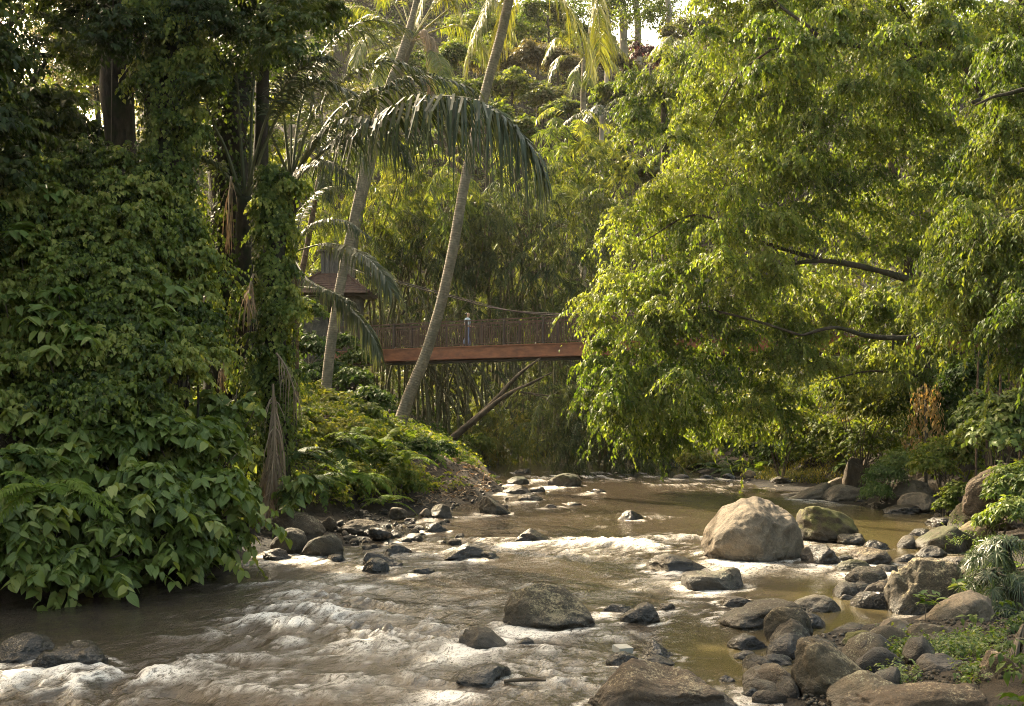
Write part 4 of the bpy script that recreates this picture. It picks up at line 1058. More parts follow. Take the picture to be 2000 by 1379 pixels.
b = base_at(540, 25.8)
t5 = thing('vine_column', b, 'upright column of heart shaped creeper leaves over a dead trunk by the water', 'tree')
ax5 = np.vstack([b - [0, 0, .3], WP([(538, 800, 25.8), (536, 600, 25.8), (535, 420, 25.8), (528, 325, 25.8)])])
mb = MB(); tube(mb, ax5, [.34, .28, .26, .24, .15], 12, .25, 11); mb.build('trunk', MK['dark'], t5, True)
mb = MB(); vines_on(mb, rg, ax5, [.35, .42, .47, .45, .3], 12500, .10, .085, lump=.28, seed=5, rnd=.5)
vines_on(mb, rg, WP([(475, 1000, 25.4), (482, 880, 25.4), (490, 770, 25.5), (500, 700, 25.6)]), [.5, .45, .35, .2], 2600, .12, .09, seed=7)
q_ = np.array([[rg.uniform(488, 582), rg.uniform(320, 760)] for _ in range(30)]); cen = np.array([W(x, y, 25.4 + rg.uniform(-.2, .5)) for x, y in q_])
blob_crown(mb, rg, cen, rg.uniform(.2, .42, 30), 24, 9, .10, .08, grav=1.2, droop=1.0, up=.3, start=.3, stick=1.1)
mb.build('vine_curtain', ML['vine'], t5)

# --- thin hanging vine strands in the dark gap
for k, (x0, y0, x1, y1, Y, lab) in enumerate([(395, 380, 430, 620, 26, 'slanting vine strand hanging right of the big vine curtain'), (462, 560, 455, 770, 25.5, 'short vine strand draped left of the vine column')]):
    mb = MB(); axv = WP([(x0, y0, Y), ((x0 + x1) / 2 - 6, (y0 + y1) / 2, Y), (x1, y1, Y)]); tube(mb, axv, .02, 5)
    vines_on(mb, rg, axv, [.12, .16, .14], 420, .11, .085, seed=20 + k)
    tag(mb.build('vine_strand', ML['vine'], None), lab, 'vine')

# --- creeper slope: bushes smothered in small leaves
slope = [(-40, 330), (60, 320), (160, 300), (270, 320), (330, 400), (385, 470), (395, 620), (390, 760), (300, 800), (150, 800), (-40, 800)]
cents = [(30, 420), (170, 370), (290, 440), (60, 580), (190, 520), (320, 580), (60, 730), (190, 680), (330, 710)]
names = ['topmost creeper mound at the left picture edge', 'creeper mound under the dark bare trunk', 'creeper mound at the foot of the tall vine curtain', 'creeper mound with pale tipped shoots at the left edge', 'middle creeper mound of the steep left slope', 'creeper mound below the vine curtain, over grassy blades', 'lowest creeper mound at the left edge over the broad leaves', 'lower creeper mound in the middle of the left slope', 'lower creeper mound beside the deep shaded gap']
pts = poly_points(rg, slope, 92, 30)
own = np.argmin(((pts[:, None] - np.array(cents)[None]) ** 2).sum(-1), 1)
for k in range(len(cents)):
    pk = pts[own == k]
    Yk = 23.6 - (pk[:, 1] - 330) / 470 * 4.2 + rg.uniform(-.5, .5, len(pk)) + .6 * (pk[:, 0] > 300)
    cen = np.array([W(x, y, yy) for (x, y), yy in zip(pk, Yk)]); rad = rg.uniform(.5, .95, len(cen))
    bx, by = cen[:, 0].mean(), cen[:, 1].mean() + .6
    t = thing('creeper_mound', (bx, by, gz(bx, by)), names[k], 'bush', 'creeper mounds on the steep left slope')
    mb = MB(); b = np.array(t.location)
    for c in cen: tube(mb, [b - [0, 0, .2], (b + c) / 2 + rg.normal(0, .1, 3), c], [.04, .03, .012], 5)
    mb.build('stem', MK['dark'], t, True)
    mb = MB(); blob_crown(mb, rg, cen, rad, 92, 12, .105, .075, grav=.7, droop=.9, up=.35, flat=.9, start=.45, stick=.7, spread=.75, fwd=.35)
    mb.build('foliage', ML['vine'], t)

# --- single larger leaved shoots standing out of the creepers
SH = [(335, 590, 21.6, 62, 'green', 'large leaved shrub shoot sticking out beside the vine curtain'), (90, 640, 20.2, 70, 'green', 'large leaved shrub at the left edge, half up the slope'), (115, 575, 20.4, 45, 'light', 'pale tipped shoot over the large leaved shrub'),
      (150, 680, 19.8, 75, 'green', 'broad leaved shrub in the middle of the creeper slope'), (160, 655, 19.6, 34, 'light', 'young yellow green shoot among the creepers'), (95, 690, 19.4, 32, 'light', 'yellowing shoot left of the young yellow green shoot'),
      (110, 385, 22.4, 42, 'light', 'pale leafy shoot under the dark understorey tree'), (20, 400, 22.2, 60, 'light', 'pale leaved shrub at the left edge, upper slope'), (40, 470, 21.5, 50, 'light', 'pale shoot below the upper left edge shrub'),
      (10, 590, 20.2, 48, 'light', 'big pale leaves cut by the left edge'), (240, 740, 20, 44, 'light', 'shoot with one bright yellow leaf over the broad leaf thicket'), (310, 640, 21, 55, 'green', 'drooping large leaved shrub over the grassy blades'),
      (45, 830, 19, 60, 'green', 'dark large leaved shrub under the lowest creeper mound'), (190, 810, 19.6, 70, 'green', 'shrub with dark oval leaves above the broad leaf thicket'), (300, 800, 20, 55, 'green', 'dark oval leaved shrub near the shaded gap')]
for (px, py, Y, r, kk, lab) in SH:
    c = W(px, py, Y); base = np.array([c[0] - .1, Y + .7, max(gz(c[0], Y + .7), 0)])
    t = thing('broad_leaf_shrub', base, lab, 'shrub')
    rr = S(r, Y)
    mb = MB(); tube(mb, [base - [0, 0, .2], (base + c) / 2 + [0, .1, .1], c], [.03, .022, .012], 6); mb.build('stem', MK['twig'], t, True)
    mb = MB(); blob_crown(mb, rg, np.array([c]), np.array([rr]), 17 if kk == 'green' else 8, 8, .26, .135, T_HEART, grav=.35, droop=.55, up=.3, start=.25, stick=.9, spread=.9, fwd=.3, low=-.2)
    mb.build('foliage', ML['broad'] if kk == 'green' else ML['broad_light'], t, True, True)

# --- broad leaf thicket overhanging the water
TH = [([(40, 1050, 17.0, 105), (120, 1095, 16.9, 75)], 'broad leaf shrub hanging over the water at the left edge'),
      ([(205, 1085, 17.2, 80), (190, 1010, 17.8, 85)], 'broad leaf shrub trailing lowest over the dark water'),
      ([(95, 950, 18.3, 95), (20, 930, 18.2, 80)], 'broad leaf shrub behind the fern at the left edge'),
      ([(290, 985, 18.3, 95), (345, 1060, 18.3, 80)], 'broad leaf shrub with a pale orange dead leaf near the middle'),
      ([(400, 985, 19.6, 95), (395, 1070, 19.2, 65), (448, 955, 20.2, 48), (430, 1040, 20.0, 42)], 'broad leaf shrub nearest the hanging dead frond'),
      ([(325, 890, 19.6, 100), (410, 890, 20.2, 75)], 'broad leaf shrub at the top of the thicket below the gap'),
      ([(225, 880, 19.3, 90), (130, 870, 19.2, 75)], 'broad leaf shrub at the top of the thicket under the creepers'),
      ([(445, 800, 22, 60), (420, 850, 21.4, 60)], 'broad leaf sapling in the mouth of the shaded gap'),
      ([(590, 945, 24.2, 30), (572, 965, 24.2, 26)], 'small broad leaf shrub behind the hanging dead frond')]
for blobs, lab in TH:
    cen = np.array([W(x, y, yy) for x, y, yy, r in blobs]); rad = np.array([S(r, yy) for x, y, yy, r in blobs])
    by = cen[:, 1].mean() + 1.2; bx = min(cen[:, 0].mean() - .3, xL(by) - .1)
    base = np.array([bx, by, max(gz(bx, by), 0)])
    t = thing('broad_leaf_shrub', base, lab, 'shrub', 'broad leaved shrubs over the water')
    mb = MB()
    for c, r in zip(cen, rad):
        for q in range(4): tube(mb, [base - [0, 0, .2], (base + c) / 2 + rg.normal(0, .12, 3), c + rg.normal(0, r * .35, 3)], [.03, .022, .01], 5)
    mb.build('stem', MK['twig'], t, True)
    mb = MB(); kx = max(1, int(1))
    for c, r in zip(cen, rad):
        d_ = unit(rg.normal(size=(6, 3))) * r * .55 * [1.1, .9, .9]
        blob_crown(mb, rg, c + d_, r * rg.uniform(.4, .68, 6), int(36 * (r / .75) ** 2), 8, .185, .12, T_HEART, grav=.45, droop=.6, up=.5, start=.5, stick=.75, spread=.9, fwd=.35, low=-.5, flat=.9, rnd=rg.uniform(.1, .6, 6), szj=.42)
    for c, r in zip(cen, rad):
        k_ = 9 if c[0] < -4.9 else 3; d_ = unit(rg.normal(size=(k_, 3)) * [1, .8, .6] + [-.1, -.35, -.1])
        sprays(mb, rg, c + d_ * r * .5, unit(d_ + [0, 0, .25]), r * rg.uniform(.8, 1.3, k_), 10, .5, .19, .125, T_HEART, .9, .6, .35, rnd=rg.uniform(.3, .8, k_), t0=.45, szj=.35)
    mb.build('foliage', ML['broad'], t, True, True)

# --- drooping grass blades in the creeper
mb = MB(); k = 70
bp_ = W(255, 690, 20.6) + rg.normal(0, [.35, .15, .15], (k, 3)); a = rg.uniform(-2.6, -.4, k)
blade_strip(mb, bp_, unit(np.stack([np.cos(a) * .5, np.sin(a) * .5, np.full(k, .8)], 1)), np.stack([-np.sin(a), np.cos(a), 0 * a], 1), rg.uniform(.6, 1.1, k), .022, rg.uniform(.9, 1.7, k), rg.uniform(.3, .9, k))
t = thing('grass_tuft', W(255, 690, 20.9) - [0, 0, .4], 'long drooping grass blades growing out of the creeper slope', 'grass'); mb.build('blades', ML['narrow'], t)

# ------------------------------------------------------------------ ferns


def fern(loc, nf, L, mat, label, elr=(.35, 1.1), azr=(0, 6.283), group='ferns on the banks', ll=.17, seed=0):
    t = thing('fern', loc, label, 'fern', group); b = np.array(t.location)
    for i in range(nf):
        a = rg.uniform(*azr) if azr[1] - azr[0] < 6.2 else i / nf * 6.283 + rg.uniform(-.3, .3)
        l_ = L * rg.uniform(.75, 1.15)
        mb = MB(); frond(mb, rg, arch(b, a, rg.uniform(*elr), l_, rg.uniform(.45, .8)), 34, ll * L, .038 * L, .25, .35, .05, .12, (.010, .003), rg.uniform(.2, .85), .08, rach_rnd=.6, messy=.05, prof=([0, .2, .5, .8, 1], [.5, .95, 1, .6, .1]))
        mb.build('frond', mat, t)
    return t


fern(W(95, 960, 15.9), 10, 1.05, ML['fern'], 'bright fern leaning out of the broad leaf thicket at the left edge', (.1, .9), (-2.9, .5), ll=.22)
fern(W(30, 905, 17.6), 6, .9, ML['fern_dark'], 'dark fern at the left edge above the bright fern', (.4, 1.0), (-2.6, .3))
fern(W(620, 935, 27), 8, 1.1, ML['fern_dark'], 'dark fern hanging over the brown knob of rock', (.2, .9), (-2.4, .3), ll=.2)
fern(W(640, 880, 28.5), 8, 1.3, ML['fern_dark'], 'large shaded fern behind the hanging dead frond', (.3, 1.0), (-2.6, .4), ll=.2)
fern(W(700, 930, 28.5), 7, 1.1, ML['fern'], 'mid green fern above the long brown stone', (.2, .9), (-2.4, .3), ll=.2)
fern(W(745, 880, 32), 9, 1.35, ML['fern'], 'bright sunlit fern on the crest of the left bank', (.3, 1.1), ll=.2)
fern(W(790, 900, 33), 9, 1.3, ML['fern'], 'bright fern arching toward the earthy bank', (.3, 1.1), ll=.2)
fern(W(690, 860, 32), 8, 1.2, ML['fern'], 'yellow green fern at the foot of the left coconut trunk', (.3, 1.1), ll=.2)
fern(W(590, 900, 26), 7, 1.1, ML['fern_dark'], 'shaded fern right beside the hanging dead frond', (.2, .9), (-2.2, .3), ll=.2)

# ------------------------------------------------------------------ hanging dead fronds


def dead(pts, nl, ll, lw, label, hang=1.1, name='dead_frond'):
    mb = MB(); frond(mb, rg, WP(pts), nl, ll, lw, hang, 2.0, -.1, .06, (.03, .008), .6, .35, rach_rnd=.7, messy=.75, drop=.25)
    tag(mb.build(name, ML['dead'], None), label, 'dead frond', 'dead palm fronds')


dead([(533, 750, 25.0), (536, 850, 24.7), (528, 950, 24.4), (512, 1050, 24.0)], 110, .9, .026, 'long brown dead frond hanging down to the river stones', 1.6)
dead([(495, 535, 25.2), (488, 560, 25.1), (484, 600, 25.0)], 20, .6, .018, 'small dead frond splayed on the vine column', 1.2)
dead([(452, 600, 25.6), (440, 680, 25.5), (432, 745, 25.4)], 40, .5, .014, 'wispy dead frond in the mouth of the gap', 1.4)
dead([(540, 690, 25.2), (560, 720, 25.0), (585, 790, 24.9)], 26, .6, .02, 'sparse dead frond right of the vine column', 1.4)
dead([(452, 345, 26.2), (448, 380, 26.1), (446, 460, 26)], 12, .6, .025, 'half dried frond drooping in the dark gap', 1.5)

# ------------------------------------------------------------------ sugar palms


def palm(loc, label, trunk_pts, trunk_r, crown, fr, mat, tmat, group=None, nl=70, ll=1.0, lw=.05, hang=.7, name='sugar_palm', rr=(.045, .008), sides=10, t0=.2, **kw):
    t = thing(name, loc, label, 'palm', group)
    if trunk_pts is not None:
        mb = MB(); tube(mb, trunk_pts, trunk_r, sides, .08, 3, n=60); mb.build('trunk', tmat, t, True)
    for f in fr:
        mb = MB(); pts = np.array(f[0]); o_ = f[1] if len(f) > 1 else {}
        frond(mb, rg, pts, o_.get('nl', nl), o_.get('ll', ll), o_.get('lw', lw), o_.get('hang', hang), rr=rr, rnd=o_.get('rnd', rg.uniform(.25, .7)), t0=o_.get('t0', t0), twist=o_.get('tw', 0), fwd=o_.get('fwd', .5), lift=o_.get('lift', .25), **kw)
        mb.build('frond', mat, t)
    return t


b = base_at(560, 30.5)
cr = W(572, 345, 30.5)
palm(b, 'big dark sugar palm whose long frond arches across the picture centre', np.vstack([b - [0, 0, .3], WP([(556, 600, 30.5), (552, 480, 30.5)]), [cr - [0, 0, .2]]]), [.3, .26, .25, .25], cr, [
    (WP([(575, 350, 30.5), (640, 290, 29.6), (740, 232, 28.6), (850, 190, 27.8), (950, 203, 27.3), (1020, 262, 27), (1062, 335, 26.9)]), dict(nl=150, ll=1.95, lw=.075, hang=1.1, rnd=.42, fwd=.35, lift=.1)),
    (WP([(575, 345, 30.5), (640, 255, 30), (740, 180, 29.5), (830, 150, 29.3), (930, 175, 29)]), dict(ll=1.15, hang=.7)),
    (WP([(572, 340, 30.5), (610, 230, 30.4), (680, 150, 30.3), (760, 120, 30.2), (850, 150, 30)]), dict(ll=1.1, hang=.6)),
    (WP([(570, 340, 30.5), (590, 200, 30.6), (640, 90, 30.8), (720, 40, 31), (800, 60, 31)]), dict(ll=1.1, hang=.5)),
    (WP([(568, 340, 30.5), (572, 180, 31), (600, 40, 31.5), (650, -60, 32)]), dict(ll=1.2, hang=.5)),
    (WP([(566, 340, 30.5), (550, 180, 30), (545, 30, 29.6), (560, -100, 29.4)]), dict(ll=1.2, hang=.5)),
    (WP([(575, 350, 30.5), (640, 300, 31.2), (720, 275, 32), (800, 300, 32.6)]), dict(ll=1.0, hang=.9)),
    (WP([(572, 345, 30.5), (620, 270, 29.6), (690, 230, 28.8), (760, 260, 28.2), (800, 320, 28)]), dict(ll=1.0, hang=.9)),
    (WP([(565, 345, 30.5), (520, 240, 30), (480, 130, 29.6), (450, 60, 29.4)]), dict(ll=1.0, hang=.5)),
    (WP([(575, 355, 30.5), (600, 330, 29.5), (640, 315, 28.6), (690, 350, 28)]), dict(ll=.8, hang=.9)),
    (WP([(575, 345, 30.5), (660, 215, 31.2), (760, 170, 31.8), (860, 210, 32.2), (900, 260, 32.4)]), dict(ll=1.0, hang=.8)),
    (WP([(570, 342, 30.5), (600, 250, 31), (625, 130, 31.4), (690, 60, 31.8), (760, 90, 32)]), dict(ll=1.0, hang=.6)),
], ML['palm'], MK['dark'], messy=.2)

b = base_at(470, 26.8)
palm(b, 'shaded sugar palm with stiff petioles fanning out of the dark gap', None, None, None, [
    (WP([(470, 380, 26.8), (440, 290, 26.6), (412, 230, 26.4), (380, 120, 26), (340, 30, 25.8)]), dict(t0=.45)),
    (WP([(478, 380, 26.8), (470, 270, 26.9), (462, 150, 27), (440, 0, 27.2), (400, -90, 27.3)]), dict(t0=.4)),
    (WP([(488, 380, 26.8), (490, 260, 26.9), (500, 120, 27), (540, 0, 27.2), (600, -60, 27.3)]), dict(t0=.4)),
    (WP([(485, 385, 26.8), (515, 290, 26.6), (560, 200, 26.4), (620, 160, 26.2), (690, 180, 26)]), dict(t0=.4)),
    (WP([(482, 385, 26.8), (500, 300, 26.3), (530, 210, 25.8), (590, 130, 25.4), (640, 110, 25.2)]), dict(t0=.45)),
    (WP([(470, 385, 26.8), (430, 330, 26), (380, 300, 25.3)]), dict(t0=.4, ll=.6)),
], ML['palm'], MK['dark'], ll=.95, lw=.04, hang=.55, messy=.2, rr=(.05, .01))
t = bpy.context.scene.objects[-1]
root = [o for o in C.objects if o.get('label', '').startswith('shaded sugar palm')][0]
mb = MB(); tube(mb, np.vstack([b - [0, 0, .3], WP([(474, 700, 26.8), (476, 500, 26.8), (478, 385, 26.8)])]), [.26, .22, .2, .2], 10, .2, 5); mb.build('trunk', MK['dark'], root, True)

b = base_at(575, 34)
palm(b, 'young palm with grey green fronds hanging before the stone tower', np.vstack([b - [0, 0, .3], WP([(578, 600, 34), (575, 500, 34)])]), [.12, .1, .1], None, [
    (WP([(572, 492, 34), (640, 476, 33.4), (700, 492, 32.8), (745, 530, 32.4), (765, 570, 32.2)]), dict(nl=80, ll=1.15, lw=.075, hang=.75, rnd=.95)),
    (WP([(575, 560, 34), (640, 568, 33.4), (690, 605, 33), (725, 650, 32.7), (742, 690, 32.6)]), dict(nl=75, ll=.85, lw=.075, hang=1.1, rnd=.85)),
    (WP([(572, 500, 34), (600, 545, 33), (650, 570, 32.4), (690, 590, 32)]), dict(ll=.6, hang=.9, rnd=.5)),
    (WP([(572, 500, 34), (540, 450, 33.6), (500, 440, 33.2), (460, 470, 33)]), dict(ll=.8)),
    (WP([(573, 495, 34), (590, 420, 34.4), (630, 370, 34.8), (690, 365, 35)]), dict(ll=.8, hang=.7)),
    (WP([(573, 495, 34), (610, 440, 33.6), (670, 430, 33.2), (720, 460, 33)]), dict(ll=.7, hang=.8)),
], ML['palm'], MK['brown'], nl=55, name='young_palm', messy=.1, rr=(.03, .006))

b = base_at(574, 37)
sp = np.vstack([b - [0, 0, .3], WP([(574, 660, 37), (578, 590, 37), (598, 490, 37), (612, 410, 37), (628, 325, 37)])])
palm(b, 'slender leaning palm with a thin reddish trunk', sp, [.13, .11, .1, .095, .09, .085], None, [
    (WP([(628, 325, 37), (650, 290, 36.5), (690, 290, 36), (720, 330, 35.8)]), {}), (WP([(628, 325, 37), (610, 280, 37), (580, 280, 37), (550, 330, 37)]), {}),
    (WP([(628, 325, 37), (640, 270, 37.5), (680, 240, 38), (730, 260, 38.4)]), {}), (WP([(628, 325, 37), (620, 260, 36.5), (600, 220, 36), (560, 230, 35.8)]), {}),
    (WP([(628, 325, 37), (635, 350, 36.5), (640, 390, 36.3)]), dict(ll=.5))], ML['palm'], MK['brown'], nl=45, ll=.8, name='slender_palm', rr=(.025, .006))
# ================================================================== footbridge
rg = np.random.default_rng(2002)


def bridge_pt(px):
    """(X, Y) of the bridge line under photo column px"""
    Yb = 57.4 + (px - 640) / 500.0 * (51.0 - 57.4)
    return np.array([(px - 1000) / F_PX * Yb, Yb])


A_ = bridge_pt(655); B_ = bridge_pt(1140); bd = (B_ - A_) / np.linalg.norm(B_ - A_); bn = np.array([-bd[1], bd[0]])
BL = 31.5; HW = 0.8
camber = lambda s: 0.12 * math.sin(math.pi * min(max(s / BL, 0), 1))


def bp3(s, off, z): q = A_ + bd * s + bn * off; return np.array([q[0], q[1], z + camber(s)])


def beam(mb, s0, s1, o0, o1, z0, z1, n=1):
    ss = np.linspace(s0, s1, n + 1); V = []
    for s in ss: V += [bp3(s, o0, z0), bp3(s, o1, z0), bp3(s, o1, z1), bp3(s, o0, z1)]
    Q = [[0, 3, 2, 1]]
    for i in range(n):
        a = i * 4
        for j in range(4): Q.append([a + j, a + (j + 1) % 4, a + 4 + (j + 1) % 4, a + 4 + j])
    Q.append([n * 4 + j for j in range(4)])
    mb.add(np.array(V), None, Q)


MB_RED = plain_mat('red_brown_paint', (0.12, 0.038, 0.016), (0.27, 0.092, 0.036), 2.2, .55, .15, (1, 1, 2.5))
MB_WOOD = plain_mat('brown_timber', (0.05, 0.023, 0.013), (0.09, 0.04, 0.021), 4, .65, .3)
MB_DARK = plain_mat('dark_steel', (0.03, 0.018, 0.013), (0.06, 0.035, 0.025), 5, .6, .2)
br = thing('footbridge', bp3(0, 0, 5.0), 'red brown footbridge with slatted railings spanning the river', 'bridge')
for o0, o1 in ((-HW - .06, -HW + .06), (HW - .06, HW + .06)):
    mb = MB(); beam(mb, 0, BL, o0, o1, 5.10, 5.60, 24); beam(mb, 0, BL, o0 - .05, o1 + .05, 5.602, 5.65, 24); beam(mb, 0, BL, o0 - .05, o1 + .05, 5.05, 5.098, 24)
    mb.build('girder', MB_RED, br)
mb = MB(); beam(mb, 0, BL, -HW + .062, HW - .062, 5.54, 5.6, 24)
for s in np.arange(.6, BL, 1.5): beam(mb, s, s + .1, -HW + .062, HW - .062, 5.2, 5.52)
mb.build('deck', MB_WOOD, br)
mb = MB(); beam(mb, .05, BL - .05, -HW + .15, HW - .15, 4.93, 5.0, 24); mb.build('underside_pipe', MB_DARK, br)
for sgn in (-1, 1):
    o_ = sgn * (HW + .01)
    mb = MB(); beam(mb, 0, BL, o_ - .035, o_ + .035, 6.80, 6.86, 24); beam(mb, 0, BL, o_ - .02, o_ + .02, 6.62, 6.655, 24); beam(mb, 0, BL, o_ - .025, o_ + .025, 5.72, 5.76, 24)
    hr = mb.build('handrail', MB_WOOD, br)
    mb = MB()
    for s in np.arange(.08, BL, .118):
        wj = .026 + rg.uniform(-.006, .012); beam(mb, s, s + wj, o_ - .014, o_ + .014, 5.764, 6.798 if rg.uniform() < .35 else 6.62)
    mb.build('balustrade', MB_WOOD, br)
    for s in np.arange(.02, BL, 2.0):
        mb = MB(); beam(mb, s, s + .09, o_ - .052, o_ + .052, 5.652, 6.88); mb.build('post', MB_DARK, br)

# stone gate tower at its left end
ST = rock_mat('tower_stone', (0.035, 0.03, 0.024), (0.12, 0.105, 0.082), lichen=.5, lcol=(0.17, 0.15, 0.12), wet=.01)
TW = W(652, 690, 58.4); tx, ty = TW[0], TW[1]
tb = gz(tx, ty)
tw = thing('gate_tower', (tx, ty, tb), 'stone gate tower with tiled skirt roof at the left bridge end', 'tower')


def boxmesh(mb, cx, cy_, z0, z1, hx, hy, taper=1.0):
    V = [[cx - hx, cy_ - hy, z0], [cx + hx, cy_ - hy, z0], [cx + hx, cy_ + hy, z0], [cx - hx, cy_ + hy, z0]]
    V += [[cx + (v[0] - cx) * taper, cy_ + (v[1] - cy_) * taper, z1] for v in V[:4]]
    mb.add(np.array(V), None, [[0, 3, 2, 1], [4, 5, 6, 7], [0, 1, 5, 4], [1, 2, 6, 5], [2, 3, 7, 6], [3, 0, 4, 7]])


for dx in (-.82, .82):
    mb = MB(); hw = .62
    V, T = ico(4); Z0, Z1 = tb - .5, 8.55
    bm = bmesh.new(); bmesh.ops.create_cube(bm, size=1); bmesh.ops.subdivide_edges(bm, edges=bm.edges, cuts=12, use_grid_fill=True)
    V = np.array([v.co[:] for v in bm.verts]); Q = [[v.index for v in f.verts] for f in bm.faces]; bm.free()
    V = V * [2 * hw, 1.5, Z1 - Z0] + [tx + dx, ty, (Z0 + Z1) / 2]
    V = V + .07 * np.stack([fbm(V * 2.6, 3, 5), fbm(V * 2.6, 3, 6), 0 * V[:, 0]], 1)
    mb.add(V, None, Q); mb.build('stone_pillar', ST, tw)
mb = MB(); boxmesh(mb, tx, ty, 8.56, 8.72, 2.0, 1.3)
mb.build('lintel', MB_DARK, tw)
RT = plain_mat('old_roof_tile', (0.045, 0.022, 0.015), (0.10, 0.048, 0.032), 7, .8, .5, (1, 1, 1))
mb = MB()
hx, hy, kx, ky, z0, z1 = 2.05, 1.75, .62, .5, 8.62, 9.75
ring0 = [[tx - hx, ty - hy, z0], [tx + hx, ty - hy, z0], [tx + hx, ty + hy, z0], [tx - hx, ty + hy, z0]]
ring1 = [[tx - kx, ty - ky, z1], [tx + kx, ty - ky, z1], [tx + kx, ty + ky, z1], [tx - kx, ty + ky, z1]]
for i in range(4):                                   # four slopes laid in tile courses that overlap
    a0, a1, b0, b1 = (np.array(v) for v in (ring0[i], ring0[(i + 1) % 4], ring1[i], ring1[(i + 1) % 4]))
    nc = 9
    for c in range(nc):
        t0_, t1_ = c / nc, (c + 1.12) / nc
        V = [a0 + (b0 - a0) * t0_ + [0, 0, .05], a1 + (b1 - a1) * t0_ + [0, 0, .05], a1 + (b1 - a1) * min(t1_, 1) + [0, 0, .012], a0 + (b0 - a0) * min(t1_, 1) + [0, 0, .012]]
        V += [v - np.array([0, 0, .045]) for v in V]
        mb.add(np.array(V), None, [[0, 1, 2, 3], [7, 6, 5, 4], [0, 4, 5, 1]])
    e = a0 + (b0 - a0) * .0
    tube(mb, [a0 + [0, 0, .06], b0 + [0, 0, .06]], .07, 6, smooth_pts=False)
mb.build('skirt_roof', RT, tw)
mb = MB(); boxmesh(mb, tx, ty, 9.5, 10.85, .6, .5, .96)
for q in np.linspace(-.5, .5, 5): boxmesh(mb, tx + q, ty - .52, 9.72, 10.75, .09, .02)
mb.build('timber_box', plain_mat('weathered_timber', (0.055, 0.045, 0.04), (0.12, 0.10, 0.085), 5, .8, .3, (4, 4, 1)), tw)
mb = MB(); boxmesh(mb, tx, ty, 10.86, 10.95, .75, .65, .9); mb.build('cap', MB_DARK, tw)

# the two sagging cables
for off, lab in ((-HW, 'dark sagging cable on the near side of the footbridge'), (HW, 'dark sagging cable on the far side of the footbridge')):
    pts = [np.array([tx + .3, ty + off * .6, 10.3])]
    for px, z in ((735, 9.4), (800, 8.85), (900, 8.02), (1000, 7.3), (1130, 6.95), (1250, 6.95), (1400, 7.3), (1600, 8.4), (1750, 9.6)):
        q = bridge_pt(px); s = (q - A_) @ bd; pts.append(bp3(s, off, z - .02))
    mb = MB(); tube(mb, pts, .028, 6); tag(mb.build('cable', MB_DARK, None, True), lab, 'cable', 'suspension cables of the footbridge')

# far footpath railing beyond the tower
mb = MB()
for i in range(7):
    p0 = W(560 + i * 11, 690, 58.5); tube(mb, [p0, p0 + [0, 0, 1.25]], .04, 6, smooth_pts=False)
tube(mb, [W(556, 648, 58.5), W(632, 646, 58.5)], .045, 6, smooth_pts=False)
tag(mb.build('railing', MB_WOOD, None), 'short dark path railing left of the gate tower', 'railing')

# ------------------------------------------------------------------ the walker
q = bridge_pt(919); s_w = (q - A_) @ bd
P_ = bp3(s_w, -.15, 5.6); ang = math.atan2(bd[1], bd[0])
wk = thing('person', P_, 'person in grey blue tee and wide blue trousers walking across the footbridge', 'person')
wk.rotation_euler = (0, 0, ang)
SK = plain_mat('skin', (0.36, 0.20, 0.13), (0.40, 0.23, 0.15), 20, .55, .02)
HR = plain_mat('dark_hair', (0.012, 0.009, 0.008), (0.03, 0.022, 0.018), 30, .45, .3)
SHIRT = plain_mat('grey_blue_cotton', (0.46, 0.52, 0.56), (0.58, 0.62, 0.65), 12, .85, .3)
TRO = plain_mat('blue_cotton', (0.12, 0.15, 0.27), (0.30, 0.34, 0.46), 7, .85, .4, (3, 3, 1))


def skin_chain(name, chains, mat, parent, levels=2):
    """chains: lists of (x, y, z, r); the first point of a later chain may equal an earlier point"""
    bm = bmesh.new(); lay = bm.verts.layers.skin.verify(); idx = {}
    root = None
    for ch in chains:
        prev = None
        for (x, y, z, r) in ch:
            key = (round(x, 4), round(y, 4), round(z, 4)); r_ = r if isinstance(r, tuple) else (r, r)
            if key not in idx:
                v = bm.verts.new((x, y, z)); v[lay].radius = r_; idx[key] = v
                if root is None: root = v; v[lay].use_root = True
            v = idx[key]
            if prev is not None and bm.edges.get((prev, v)) is None: bm.edges.new((prev, v))
            prev = v
    me = bpy.data.meshes.new(name); bm.to_mesh(me); bm.free()
    o = link(name, me, parent, mat)
    sm = o.modifiers.new('grow', 'SKIN'); sm.use_smooth_shade = True
    ss = o.modifiers.new('smooth', 'SUBSURF'); ss.levels = levels; ss.render_levels = levels
    return o


